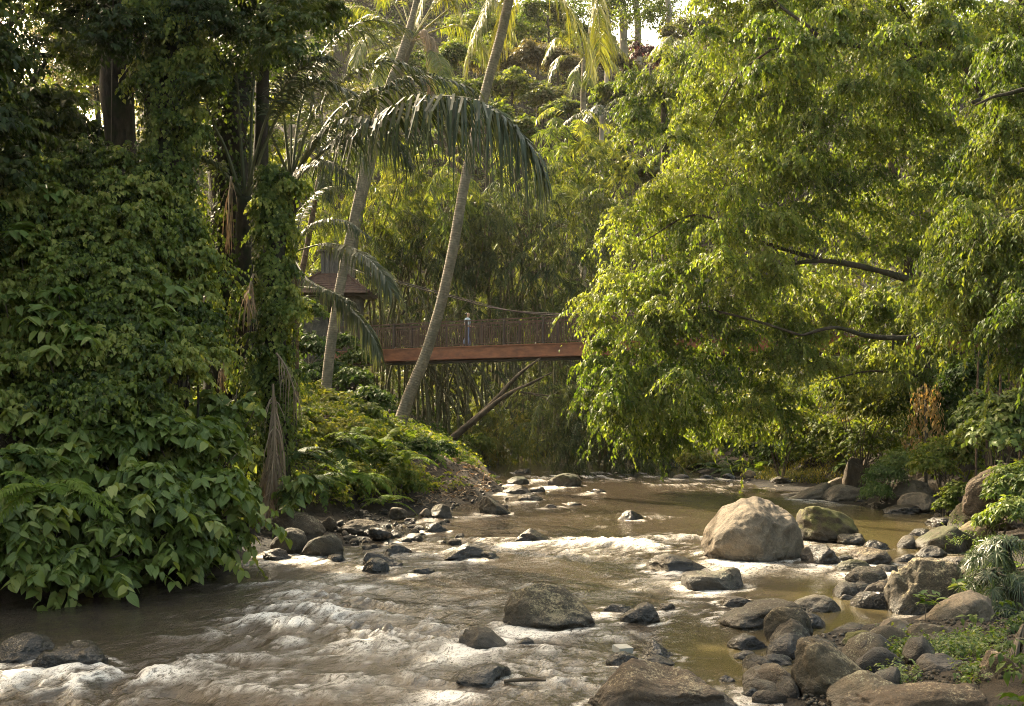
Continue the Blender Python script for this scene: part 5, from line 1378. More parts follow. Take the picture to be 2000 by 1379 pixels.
# facing +x, weight on the front foot, rear heel lifted; forearms raised in front of the waist
fing = []
for k, dy in enumerate((-.026, -.009, .009, .026)):
    L_ = (.055, .066, .062, .048)[k]
    for sg in (-1, 1):
        hx_, hy_, hz_ = .26, sg * .11, 1.02
        fing.append([(hx_, hy_, hz_, .026), (hx_ + .035, hy_ + dy, hz_ + .005, .010), (hx_ + .04 + L_ * .6, hy_ + dy, hz_ - .012, .009), (hx_ + .03 + L_ * .8, hy_ + dy, hz_ - .04, .007)])
for sg in (-1, 1): fing.append([(.26, sg * .11, 1.02, .026), (.268, sg * .075, 1.035, .010), (.30, sg * .055, 1.03, .008)])
body = [[(0, 0, .93, .105), (0.005, 0, 1.10, (.10, .115)), (.01, 0, 1.28, (.10, .14)), (.015, 0, 1.385, (.07, .10)), (.02, 0, 1.43, .045), (.035, 0, 1.50, .045), (.05, 0, 1.565, (.078, .070)), (.045, 0, 1.63, (.082, .07)), (.04, 0, 1.672, (.05, .045))],
        [(.05, 0, 1.565, (.078, .070)), (.115, 0, 1.545, .03)], [(.05, 0, 1.565, (.078, .070)), (.132, 0, 1.575, .014), (.142, 0, 1.568, .010)]]
for sg in (-1, 1):
    body.append([(.015, 0, 1.385, (.07, .10)), (.01, sg * .16, 1.36, .052), (-.03 if sg < 0 else .0, sg * .20, 1.09, .038), (.17, sg * .14, 1.01, .030), (.26, sg * .11, 1.02, .026)])
body.append([(0, 0, .93, .105), (.02, -.09, .86, .085), (.07, -.09, .50, .055), (.10, -.09, .09, .036), (.12, -.09, .035, .03), (.24, -.09, .022, .024)])
body.append([(0, 0, .93, .105), (-.02, .09, .86, .085), (-.06, .09, .50, .055), (-.27, .09, .16, .036), (-.30, .09, .10, .03), (-.22, .09, .03, .024)])
skin_chain('body', body + fing, SK, wk)
skin_chain('shirt', [[(0, 0, 1.02, (.128, .15)), (.005, 0, 1.12, (.12, .14)), (.012, 0, 1.28, (.125, .155)), (.015, 0, 1.39, (.08, .11)), (.018, 0, 1.425, .06)]] + [[(.015, 0, 1.39, (.08, .11)), (.01, sg * .165, 1.36, .068), (-.01, sg * .195, 1.17, .058)] for sg in (-1, 1)], SHIRT, wk)
skin_chain('trousers', [[(0, 0, 1.05, (.118, .135)), (0, 0, .93, (.125, .15)), (.02, -.09, .84, .115), (.06, -.09, .50, .11), (.095, -.09, .16, .125), (.10, -.09, .10, .13)], [(0, 0, .93, (.125, .15)), (-.02, .09, .84, .115), (-.07, .09, .50, .105), (-.21, .09, .24, .115), (-.24, .09, .19, .12)]], TRO, wk)
skin_chain('hair', [[(.035, 0, 1.662, (.075, .072)), (-.015, 0, 1.63, (.078, .076)), (-.035, 0, 1.56, (.05, .06))], [(-.015, 0, 1.63, (.078, .076)), (-.095, 0, 1.60, .045), (-.125, 0, 1.585, .036)]], HR, wk)

# ================================================================== coconut palms
def coco(label, pts, r, group='coconut palms leaning over the river'):
    b = np.array(pts[0]); t = thing('coconut_palm', b, label, 'palm', group)
    mb = MB(); tube(mb, pts, r, 14, .05, 6, n=90); mb.build('trunk', MK['coco'], t, True)
    return t


YA, YB = 47.0, 43.0
bA = base_at(634, YA); bA[2] = max(bA[2], W(634, 788, YA)[2] - .3)
cA = coco('left coconut palm whose lit trunk leans across the gate tower', np.vstack([bA - [0, 0, .4], WP([(636, 770, YA), (648, 660, YA), (672, 520, YA), (698, 400, YA), (722, 285, YA), (752, 190, YA), (785, 105, YA), (812, 20, YA), (835, -80, YA), (848, -160, YA)])]), [.32, .22, .21, .205, .2, .195, .19, .19, .19, .19])
bB = W(772, 850, YB); bB[2] = max(gz(bB[0], YB), 0)
cB = coco('right coconut palm with long pale trunk crossing the footbridge', np.vstack([bB - [0, 0, .4], WP([(778, 838, YB), (800, 770, YB), (832, 690, YB), (862, 590, YB), (886, 480, YB), (905, 370, YB), (926, 270, YB), (952, 165, YB), (978, 70, YB), (998, -20, YB), (1012, -90, YB)])]), [.40, .27, .23, .21, .2, .195, .19, .19, .185, .185, .18, .18])
crB = W(1014, -100, YB); crA = W(850, -170, YA)


def crown_fronds(t, rg, cr, specs, mat, ll=1.0, nl=85, lw=.055, hang=.75, **kw):
    for pts, o_ in specs:
        mb = MB(); frond(mb, rg, pts, o_.get('nl', nl), o_.get('ll', ll), o_.get('lw', lw), o_.get('hang', hang), o_.get('fwd', .5), o_.get('lift', .2), .2, rr=(.05, .008), rnd=o_.get('rnd', .5), rj=.22, twist=o_.get('tw', 0), messy=.1)
        mb.build('frond', o_.get('mat', mat), t)


crown_fronds(cB, rg, crB, [
    (WP([(1014, -100, YB), (1060, -60, YB), (1105, 10, YB), (1140, 70, YB), (1160, 135, YB)]), dict(rnd=.85, ll=1.5, hang=.8)),
    (WP([(1014, -105, YB), (1085, -120, YB + .6), (1150, -60, YB + 1), (1170, 40, YB + 1.2), (1172, 120, YB + 1.4)]), dict(rnd=.9, ll=1.5, hang=.8)),
    (WP([(1012, -95, YB), (985, -50, YB - .6), (950, 10, YB - 1), (925, 75, YB - 1.2), (908, 128, YB - 1.2)]), dict(rnd=.75, ll=.95, hang=1.1)),
    (WP([(1012, -95, YB), (1000, -40, YB + .8), (985, 30, YB + 1.2), (968, 95, YB + 1.4), (958, 150, YB + 1.4)]), dict(rnd=.95, ll=.9, hang=1.1)),
    (WP([(1012, -100, YB), (960, -130, YB), (890, -110, YB - .5), (840, -40, YB - .8), (815, 40, YB - 1)]), dict(rnd=.6)),
    (WP([(1014, -100, YB), (1040, -180, YB), (1100, -220, YB), (1180, -190, YB)]), dict(rnd=.7)),
    (WP([(1014, -100, YB), (1000, -190, YB + .5), (960, -260, YB + 1), (900, -270, YB + 1.5)]), dict(rnd=.7)),
    (WP([(1014, -100, YB), (1050, -130, YB - 1.2), (1090, -120, YB - 2.5), (1110, -60, YB - 3.2)]), dict(rnd=.6)),
    (WP([(1014, -100, YB), (1060, -150, YB + 2), (1110, -150, YB + 3.6), (1150, -90, YB + 4.6)]), dict(rnd=.7)),
], ML['coco'])
crown_fronds(cA, rg, crA, [
    (WP([(850, -170, YA), (790, -190, YA), (720, -140, YA), (680, -60, YA), (665, 20, YA)]), dict(rnd=.55)),
    (WP([(850, -170, YA), (900, -190, YA), (950, -140, YA), (985, -60, YA)]), dict(rnd=.5)),
    (WP([(850, -170, YA), (830, -250, YA), (770, -290, YA), (700, -270, YA)]), dict(rnd=.5)),
    (WP([(850, -170, YA), (870, -240, YA + 1), (930, -280, YA + 2), (990, -250, YA + 3)]), dict(rnd=.5)),
    (WP([(850, -170, YA), (800, -160, YA + 2), (760, -80, YA + 3.4), (745, 10, YA + 4)]), dict(rnd=.5)),
    (WP([(850, -170, YA), (880, -150, YA - 1.6), (900, -90, YA - 2.4), (905, -10, YA - 2.6)]), dict(rnd=.5)),
], ML['coco'])

YC = 58.0
bC = base_at(668, YC)
cC = coco('coconut palm behind the left trunk with dead fronds under its crown', np.vstack([bC - [0, 0, .3], WP([(690, 480, YC), (722, 330, YC), (760, 200, YC), (790, 115, YC), (806, 75, YC)])]), [.28, .24, .22, .22, .2])
R = []
for (ex, ey, kx, ky, dz, rn) in [(640, 40, 720, 20, -1, .6), (690, 120, 740, 60, -2, .5), (700, -60, 750, -30, 1, .7), (900, 20, 860, 0, 0, .75), (1005, 60, 920, -10, -1, .85), (960, 130, 890, 50, 1, .6), (760, -120, 780, -20, 1.5, .6), (860, -120, 830, -20, 1.5, .6), (920, -70, 870, -30, 2, .6), (740, 160, 770, 95, -2.4, .4), (870, 170, 845, 100, -2, .45)]:
    R.append((WP([(806, 75, YC), (kx, ky, YC + dz * .6), ((kx + ex) / 2 + (ex - kx) * .12, (ky + ey) / 2 - 12, YC + dz), (ex, ey + 10, YC + dz * 1.3)]), dict(rnd=rn)))
R.append((WP([(804, 80, YC - .3), (832, 60, YC - 1.2), (840, 120, YC - 1.4), (838, 190, YC - 1.4)]), dict(mat=ML['dead'], ll=.6, hang=1.4)))
R.append((WP([(804, 80, YC - .3), (845, 75, YC - 1.0), (852, 130, YC - 1.2), (848, 170, YC - 1.2)]), dict(mat=ML['dead'], ll=.5, hang=1.4)))
crown_fronds(cC, rg, None, R, ML['coco'], ll=1.15)
YD = 82.0
bD = base_at(1140, YD)
cD = coco('small hazy coconut palm on the far hillside', np.vstack([bD - [0, 0, .3], WP([(1139, 240, YD), (1140, 180, YD), (1141, 112, YD)])]), [.22, .2, .18, .17])
R = []
for (ex, ey, kx, ky, rn) in [(1060, 120, 1090, 75, .7), (1070, 160, 1095, 110, .5), (1225, 112, 1190, 85, .8), (1215, 150, 1185, 115, .6), (1185, 40, 1165, 65, .8), (1110, 40, 1125, 70, .6), (1150, 165, 1152, 130, .5), (1120, 180, 1125, 135, .4), (1200, 70, 1175, 75, .7), (1100, 60, 1115, 80, .6)]:
    R.append((WP([(1141, 112, YD), (kx, ky, YD - .6), ((kx + ex) / 2, (ky + ey) / 2 - 5, YD - .9), (ex, ey, YD - 1)]), dict(rnd=rn)))
crown_fronds(cD, rg, None, R, ML['coco'], ll=.95, nl=50, lw=.07)
for (px, py, Y, lab, n_) in [(1300, 190, 78, 'grey green palm half hidden behind the small dark fig', 9), (1175, 225, 76, 'drooping hazy palm below the small hillside coconut', 8), (1320, 90, 92, 'bright small palm on the skyline beside the red tree', 8)]:
    b = base_at(px, Y); t = thing('hillside_palm', b, lab, 'palm', 'palms on the hazy hillside')
    cr = W(px, py, Y); mb = MB(); tube(mb, [b - [0, 0, .3], (b + cr) / 2, cr], [.2, .18, .16], 8); mb.build('trunk', MK['pale'], t, True)
    for i in range(n_ + 3):
        mb = MB(); frond(mb, rg, arch(cr, i / (n_ + 3) * 6.283 + rg.uniform(-.2, .2), rg.uniform(.1, 1.1), rg.uniform(2.4, 3.2), rg.uniform(.5, .9)), 36, .9, .06, .8, rnd=rg.uniform(.3, .8)); mb.build('frond', ML['palm'] if px != 1320 else ML['coco'], t)

# ================================================================== bamboo


def bamboo(label, base_px, Yb, polys, nculm, mat, ns=26, spread=1.6, culm_tops=(300, 520), nl=12):
    """a clump: jointed culms from the ground, feathery drooping sprays above"""
    b = base_at(base_px, Yb); t = thing('bamboo_clump', b, label, 'bamboo', 'bamboo clumps around the footbridge')
    x0 = min(p_[0] for pl in polys for p_ in pl[0]); x1 = max(p_[0] for pl in polys for p_ in pl[0])
    for i in range(nculm):
        a = rg.uniform(0, 6.283); r_ = spread * math.sqrt(rg.uniform())
        q0 = b + [r_ * math.cos(a), r_ * .7 * math.sin(a), -.3]; q0[2] = max(gz(q0[0], q0[1]), 0) - .3
        topx = base_px + (rg.uniform(x0, x1) - base_px) * .55; top = W(topx, rg.uniform(*culm_tops), Yb + rg.uniform(-1.5, 1.5))
        mid = q0 * .5 + top * .5; mid[0] = q0[0] * .75 + top[0] * .25
        mb = MB(); tube(mb, [q0, mid, top], [.075, .065, .03], 7, n=14); mb.build('culm', MK['culm'], t, True)
    mb = MB()
    for poly, Yp, n, mind, rr, sl in polys:
        pts = poly_points(rg, poly, n, mind)
        cen = np.array([W(x, y, Yp + rg.uniform(-1.8, 1.8)) for x, y in pts]); rad = rg.uniform(*rr, len(cen))
        B = len(cen); m_ = max(6, ns // 5)
        a_ = rg.uniform(0, 6.283, (B, m_)); e_ = rg.uniform(-.1, 1.25, (B, m_)); L_ = (rad[:, None] * rg.uniform(1.1, 2.3, (B, m_))).ravel()
        D0 = np.stack([np.cos(e_) * np.cos(a_), np.cos(e_) * np.sin(a_), np.sin(e_)], -1).reshape(-1, 3)
        P0 = (cen[:, None] + rg.normal(0, .45, (B, m_, 3)) * rad[:, None, None]).reshape(-1, 3)
        hue = np.clip(np.repeat(rg.uniform(.1, .9, B), m_) + rg.normal(0, .2, B * m_), 0, 1)
        sprays(mb, rg, P0, D0, L_, 34, .85, sl, sl * .14, T_BLADE, spread=.75, droop=.75, fwd=.75, rnd=hue, nup=.6, twig=mb, twr=.012)
    mb.build('foliage', mat, t)
    return t


bamboo('feathery yellow green bamboo in sun behind the left coconut trunk', 720, 60.5, [([(590, 330), (700, 280), (880, 290), (900, 380), (880, 470), (740, 520), (590, 520)], 60, 34, 38, (1.0, 1.6), .5)], 16, ML['bamboo'], 52, 2.2, (330, 520))
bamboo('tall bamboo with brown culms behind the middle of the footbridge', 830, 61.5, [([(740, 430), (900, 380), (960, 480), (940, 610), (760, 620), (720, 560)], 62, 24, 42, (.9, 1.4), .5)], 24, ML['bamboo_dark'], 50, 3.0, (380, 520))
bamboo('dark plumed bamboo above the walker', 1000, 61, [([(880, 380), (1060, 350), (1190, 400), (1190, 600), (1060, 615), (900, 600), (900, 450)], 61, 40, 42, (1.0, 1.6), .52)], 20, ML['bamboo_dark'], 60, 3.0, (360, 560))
bamboo('sunlit bamboo crown right of the arching palm frond', 1120, 66, [([(1040, 270), (1110, 230), (1220, 290), (1260, 370), (1200, 430), (1060, 400), (1030, 330)], 65, 34, 38, (1.1, 1.7), .54)], 12, ML['bamboo'], 54, 2.5, (280, 420))
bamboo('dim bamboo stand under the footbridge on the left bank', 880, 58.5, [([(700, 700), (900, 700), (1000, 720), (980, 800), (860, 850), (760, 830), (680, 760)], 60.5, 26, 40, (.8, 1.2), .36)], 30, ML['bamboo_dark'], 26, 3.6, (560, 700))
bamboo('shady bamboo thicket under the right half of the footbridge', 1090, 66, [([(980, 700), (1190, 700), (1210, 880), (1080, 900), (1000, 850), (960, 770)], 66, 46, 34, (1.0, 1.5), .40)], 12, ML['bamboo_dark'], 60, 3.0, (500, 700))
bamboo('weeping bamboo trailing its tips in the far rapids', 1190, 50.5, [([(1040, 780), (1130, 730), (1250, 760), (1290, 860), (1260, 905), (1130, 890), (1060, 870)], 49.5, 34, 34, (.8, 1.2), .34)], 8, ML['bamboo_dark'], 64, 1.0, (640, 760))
bamboo('small golden green bamboo glowing under the bridge by the water', 950, 56.5, [([(905, 830), (960, 800), (1010, 830), (1030, 880), (960, 900), (910, 890)], 56.5, 16, 26, (.6, .9), .34)], 8, ML['grass'], 70, .8, (780, 840))  # young yellow leaves; the lighter grass colour also stands in for missing sun

# ================================================================== fallen dead tree
bL = W(862, 872, 50)
t = thing('fallen_tree', bL, 'bare fallen tree leaning from the bank under the footbridge', 'dead tree')
mb = MB(); tube(mb, WP([(855, 880, 50), (905, 838, 49.5), (960, 790, 49), (1010, 735, 48.7), (1055, 700, 48.5)]), [.19, .155, .12, .08, .045], 9, .2, 3); mb.build('trunk', MK['log'], t, True)
for pl, r_ in [([(915, 832, 49.4), (980, 778, 48.6), (1030, 752, 48.2), (1078, 728, 48)], (.13, .09, .03)), ([(1000, 764, 48.5), (1050, 770, 48), (1098, 778, 47.8)], (.05, .035, .015)), ([(1040, 770, 48), (1060, 776, 47.6), (1080, 790, 47.4)], (.03, .02, .01)), ([(985, 775, 48.6), (1010, 775, 48.3), (1030, 768, 48)], (.03, .02, .01))]:
    mb = MB(); tube(mb, WP(pl), r_, 7, .15, 5); mb.build('branch', MK['log'], t, True)
mb = MB(); tube(mb, WP([(880, 865, 47), (905, 885, 46), (935, 905, 45), (960, 935, 44)]), [.16, .15, .12, .06], 8, .25, 4)
tag(mb.build('root', MK['log'], None, True), 'dark root running down the earthy bank to the river', 'root')
mb = MB(); tube(mb, WP([(735, 862, 39), (748, 830, 39.2), (762, 800, 39.4)]), [.16, .12, .04], 8, .3, 4); tag(mb.build('stump', MK['log'], None, True), 'pale splintered stump left of the coconut trunk foot', 'stump')

# ================================================================== left bank greenery beyond the gravel bar


def bushes(specs, group):
    for (blobs, mat, ln, wd, ns, lab, nm) in specs:
        cen = np.array([W(x, y, yy) for x, y, yy, r in blobs]); rad = np.array([S(r, yy) for x, y, yy, r in blobs])
        bx, by = cen[:, 0].mean(), cen[:, 1].mean() + .3
        t = thing(nm, (bx, by, max(gz(bx, by), 0)), lab, 'bush' if nm != 'shrub' else 'shrub', group); b = np.array(t.location)
        mb = MB()
        for c, r in zip(cen, rad):
            for q in range(3): tube(mb, [b - [0, 0, .2], (b + c) / 2 + rg.normal(0, .1, 3), c + rg.normal(0, r * .3, 3)], [.03, .02, .008], 5)
        mb.build('stem', MK['twig'], t, True)
        mb = MB(); blob_crown(mb, rg, cen, rad, ns, 9, ln, wd, grav=.5, droop=.5, up=.45, start=.4, stick=.8)
        mb.build('foliage', ML[mat], t)


bushes([
    ([(640, 800, 40, 60), (600, 780, 41, 50)], 'bank', .26, .17, 130, 'sunlit bush at the foot of the left coconut trunk', 'bush'),
    ([(700, 815, 39, 55), (740, 850, 38, 40)], 'bank', .24, .15, 130, 'bright bush right of the left coconut trunk', 'bush'),
    ([(600, 850, 33, 60), (560, 820, 33, 50)], 'bank', .2, .13, 140, 'green bush beside the vine column on the left bank', 'bush'),
    ([(670, 850, 34, 55), (720, 900, 33, 50), (690, 930, 31, 45)], 'bank', .13, .09, 240, 'yellow green creeper bush in the middle of the left bank', 'bush'),
    ([(770, 930, 32, 45), (730, 950, 31, 40), (800, 950, 32.5, 30)], 'bank', .11, .08, 240, 'low leafy bush above the gravel bar', 'bush'),
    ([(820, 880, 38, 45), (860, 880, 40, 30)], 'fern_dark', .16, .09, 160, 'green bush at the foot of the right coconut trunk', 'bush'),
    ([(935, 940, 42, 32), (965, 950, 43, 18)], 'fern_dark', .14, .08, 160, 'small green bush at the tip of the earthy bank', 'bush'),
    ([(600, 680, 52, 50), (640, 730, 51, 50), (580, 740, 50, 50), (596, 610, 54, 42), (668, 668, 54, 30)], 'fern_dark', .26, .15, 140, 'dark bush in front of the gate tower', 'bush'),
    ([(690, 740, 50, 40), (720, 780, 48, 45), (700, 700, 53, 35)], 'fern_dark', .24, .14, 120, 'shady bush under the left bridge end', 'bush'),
    ([(600, 640, 60, 40), (570, 620, 61, 40)], 'bank', .3, .12, 130, 'sunlit bush behind the path railing', 'bush'),
    ([(1330, 880, 56, 40), (1280, 870, 57, 40), (1400, 870, 54, 40)], 'bank', .22, .1, 200, 'bright leafy bush on the far shore under the fig curtain', 'bush'),
    ([(930, 870, 54, 36), (905, 890, 52, 26)], 'bank', .3, .08, 120, 'bright spiky bush by the river bend under the bridge', 'bush'),
], 'bushes on the left bank')

for (px, py, Y, n_, L, mt, lab) in [(835, 905, 38, 8, 1.1, 'fern', 'fern on the earthy bank left of the fallen tree'), (900, 935, 40, 7, .8, 'fern', 'small fern low on the earthy bank'), (800, 860, 41, 8, 1.2, 'fern', 'fern behind the right coconut trunk foot'), (660, 905, 30, 8, 1.2, 'fern', 'pale fern between the shaded ferns'), (760, 960, 30, 7, .9, 'fern', 'fern just above the gravel bar'), (715, 835, 37, 8, 1.2, 'fern', 'tall fern between the two coconut trunks')]:
    c = W(px, py, Y); fern([c[0], Y, max(gz(c[0], Y), c[2] - .3)], n_, L, ML[mt], lab, (.2, 1.1), ll=.22)

# dry litter and low ground cover on the banks
mb = MB()
pts = poly_points(rg, [(780, 880), (860, 860), (960, 920), (960, 960), (870, 985), (790, 980)], 900)
Yp = rg.uniform(33, 46, len(pts)); n = 5200
X = rg.uniform(-9, -0.4, n); Yp = rg.uniform(31, 47, n); z = ground(X, Yp)
pos = np.stack([X, Yp, z + .03], 1); ok = (z > .12); pos = pos[ok]; n = len(pos)
leaves(mb, pos, unit(rg.normal(size=(n, 3)) * [1, 1, .35]), unit(np.array([0, 0, 1.0]) + rg.normal(0, .4, (n, 3))), rg.uniform(.12, .35, n), rg.uniform(.03, .10, n), T_LEAF, rg.uniform(0, .9, n))
tag(mb.build('leaf_litter', ML['dead'], None), 'dry leaf litter over the earthy bank', None, None, 'stuff')


def cover(name, n, xr, yr, mat, ln, wd, label, zmin=.15, lim=None, hgt=(.05, .25), nl=7, L=.35, tm=T_LEAF):
    X = rg.uniform(*xr, n); Y_ = rg.uniform(*yr, n); z = ground(X, Y_)
    ok = z > zmin
    if lim is not None: ok &= lim(X, Y_)
    k = ok.sum(); P0 = np.stack([X[ok], Y_[ok], z[ok] + rg.uniform(*hgt, k)], 1)
    a = rg.uniform(0, 6.283, k); D = unit(np.stack([np.cos(a) * .8, np.sin(a) * .8, rg.uniform(.3, 1, k)], 1))
    mb = MB(); sprays(mb, rg, P0, D, L * rg.uniform(.6, 1.4, k), nl, .5, ln, wd, tm)
    tag(mb.build(name, ML[mat], None), label, None, None, 'stuff')


patch = lambda X, Y_: fbm(np.stack([X * .5, Y_ * .5, 0 * X], 1), 2, 8) > -.25
cover('undergrowth', 15000, (-16, -1.5), (24, 47), 'bank', .13, .08, 'low green undergrowth over the left bank', .3, lambda X, Y_: ~((X > -4.2) & (Y_ > 35.5) & (Y_ < 43) & (X > -8 + (Y_ - 34) * .6)), (.03, .35), 8, .5)
cover('ground_cover', 5000, (-34, -2), (46, 76), 'fern_dark', .24, .12, 'dim green ground cover beneath the bamboo', .4, patch, L=.6)
cover('slope_creeper', 14000, (-24, -6), (12, 34), 'vine', .16, .10, 'dark creeper carpet behind the left mounds', .6, None, (.1, .5), 8, .6)
# ================================================================== weeping figs on the right bank
rg = np.random.default_rng(3003)


def fig_crown(name_polys, t, mat, ln, wd, ns, nl, stick=1.0, seed=0, tw=.006):
    mbx, tw_ = MB(), MB(); allc = []
    for poly, Yf, n, mind, rr in name_polys:
        pts = poly_points(rg, poly, n, mind)
        Yv = np.array([Yf(x, y) for x, y in pts]) + rg.normal(0, 1.0, len(pts))
        cen = np.array([W(x, y, yy) for (x, y), yy in zip(pts, Yv)]); rad = rg.uniform(*rr, len(cen)); allc.append(cen)
        hue = np.clip(.5 + .55 * fbm(cen * .28, 2, 14 + seed) + rg.normal(0, .12, len(cen)), .05, .95)
        blob_crown(mbx, rg, cen, rad, ns, nl, ln, wd, T_LEAF, grav=1.0, droop=.7, spread=.75, fwd=.55, up=.5, start=.35, stick=stick, flat=.95, low=-.35, rnd=hue, twig=tw_, twr=tw)
        m_ = 3; B = len(cen)                       # long hanging strands
        P0 = (cen[:, None] + rg.normal(0, .55, (B, m_, 3)) * rad[:, None, None]).reshape(-1, 3)
        D0 = unit(rg.normal(0, .5, (B * m_, 3)) + [0, 0, -.25])
        sprays(mbx, rg, P0, D0, np.repeat(rad, m_) * rg.uniform(.7, 1.3, B * m_), 16, .7, ln, wd, T_LEAF, spread=.6, droop=.9, fwd=.6, rnd=np.clip(np.repeat(hue, m_) + rg.normal(0, .15, B * m_), 0, 1), twig=tw_, twr=tw)
    mbx.build('crown', mat, t); tw_.build('twigs', MK['limb'], t)
    return np.vstack(allc)


# main fig
bF = base_at(2130, 37)
tF = thing('weeping_fig', bF, 'huge sunlit weeping fig draping over the right end of the footbridge', 'tree')
mb = MB(); tube(mb, np.vstack([bF - [0, 0, .5], WP([(2120, 650, 37), (2060, 400, 37), (2010, 180, 37), (1990, -60, 37)])]), [1.1, .8, .65, .5, .35], 16, .2, 21)
mb.build('trunk', MK['limb'], tF, True)
LIMBS = [
    ([(2110, 690, 37), (1960, 660, 36.2), (1850, 648, 35.6), (1760, 660, 35), (1690, 655, 34.6), (1630, 640, 34.4), (1565, 655, 34.2)], (.32, .2, .16, .13, .08)),
    ([(2090, 600, 37), (1960, 590, 37), (1790, 550, 36.5), (1700, 525, 36.2), (1610, 510, 36), (1500, 520, 36.5)], (.34, .26, .2, .16, .08)),
    ([(2040, 330, 37), (1960, 250, 36.6), (1860, 95, 36), (1790, 88, 35.6), (1690, 92, 35.2), (1590, 72, 35), (1500, 75, 35)], (.3, .22, .17, .14, .08)),
    ([(1600, 72, 35), (1570, 45, 35), (1520, 8, 35.2), (1490, -40, 35.4)], (.13, .12, .1, .07)),
    ([(1830, 85, 35.6), (1790, 50, 35.4), (1765, 20, 35.2), (1740, -20, 35)], (.12, .1, .08, .05)),
    ([(1590, 72, 35), (1560, 88, 34.6), (1505, 97, 34.4)], (.1, .06, .03)),
    ([(1840, 90, 36), (1770, 120, 35.4), (1720, 160, 35)], (.09, .07, .03)),
    ([(2060, 420, 37), (2000, 200, 35), (1960, 180, 34), (1900, 200, 33.4)], (.25, .2, .16, .1)),
    ([(1745, 652, 35), (1742, 690, 35), (1730, 722, 35)], (.08, .06, .03)),
    ([(1960, 740, 37), (1800, 735, 36.4), (1700, 725, 36), (1610, 745, 35.6)], (.12, .09, .06, .03)),
    ([(1610, 510, 36), (1480, 470, 37), (1360, 420, 38), (1260, 470, 39)], (.13, .11, .08, .04)),
    ([(1565, 655, 34.2), (1450, 620, 35.5), (1330, 600, 37), (1210, 640, 38)], (.08, .07, .05, .03)),
    ([(1505, 97, 34.4), (1440, 150, 35.5), (1380, 260, 37)], (.07, .05, .03)),
]
for pl, r_ in LIMBS:
    mb = MB(); tube(mb, WP(pl), [q * .52 for q in r_], 9, .3, 5); mb.build('limb', MK['limb'], tF, True)
yf = lambda x, y: 38.6 - (x - 1150) / 850 * 3.5 + 1.2 * math.sin(x * .013 + y * .01)
fig_crown([
    ([(1370, -60), (1680, -60), (1700, 60), (1560, 100), (1560, 330), (1440, 330), (1300, 420), (1330, 260), (1370, 120)], yf, 54, 34, (.8, 1.3)),
    ([(1680, -60), (2050, -60), (2050, 330), (1850, 330), (1700, 200)], lambda x, y: yf(x, y) + .8, 44, 38, (.8, 1.3)),
    ([(1560, 130), (1860, 220), (1900, 480), (1720, 500), (1560, 460), (1450, 400)], lambda x, y: yf(x, y) + 1.0, 46, 40, (.8, 1.3)),
    ([(1200, 430), (1320, 350), (1450, 380), (1560, 470), (1540, 620), (1330, 640), (1180, 560)], yf, 36, 38, (.8, 1.3)),
    ([(1150, 560), (1320, 620), (1540, 640), (1580, 760), (1500, 840), (1330, 840), (1200, 800), (1150, 690)], lambda x, y: yf(x, y) - .8, 44, 36, (.7, 1.15)),
    ([(1480, 20), (1900, 0), (1900, 130), (1700, 190), (1480, 160)], lambda x, y: 33.6, 14, 50, (.6, .9)),
    ([(1150, 780), (1330, 820), (1390, 830), (1380, 860), (1290, 880), (1200, 850)], lambda x, y: yf(x, y) + .5, 13, 30, (.6, .9)),
    ([(1540, 590), (1780, 590), (1780, 700), (1540, 710)], lambda x, y: 38.5, 15, 36, (.6, .95)),
    ([(1165, 690), (1240, 730), (1250, 800), (1180, 820)], lambda x, y: 39.5, 6, 30, (.7, 1.0)),
    ([(1560, 560), (1900, 560), (1960, 640), (1760, 640), (1700, 630)], lambda x, y: yf(x, y) + 2.0, 16, 40, (.8, 1.3)),
    ([(1590, 690), (1800, 680), (1960, 700), (1900, 740), (1600, 760)], lambda x, y: yf(x, y) + 1.5, 9, 40, (.7, 1.0)),
], tF, ML['fig'], .165, .078, 56, 10, stick=.9)
# back layer glowing through the limbs
tB = thing('weeping_fig', base_at(1800, 46), 'second weeping fig glowing yellow behind the dark limbs', 'tree')
b = np.array(tB.location)
mb = MB(); tube(mb, np.vstack([b - [0, 0, .4], WP([(1790, 620, 46), (1760, 420, 46), (1720, 200, 46)])]), [.5, .4, .3, .15], 10, .2, 2); mb.build('trunk', MK['limb'], tB, True)
fig_crown([([(1500, 60), (2100, 40), (2100, 560), (1850, 620), (1560, 600), (1480, 400)], lambda x, y: 45.5, 30, 70, (1.3, 2.0))], tB, ML['fig'], .24, .10, 46, 10, seed=5)

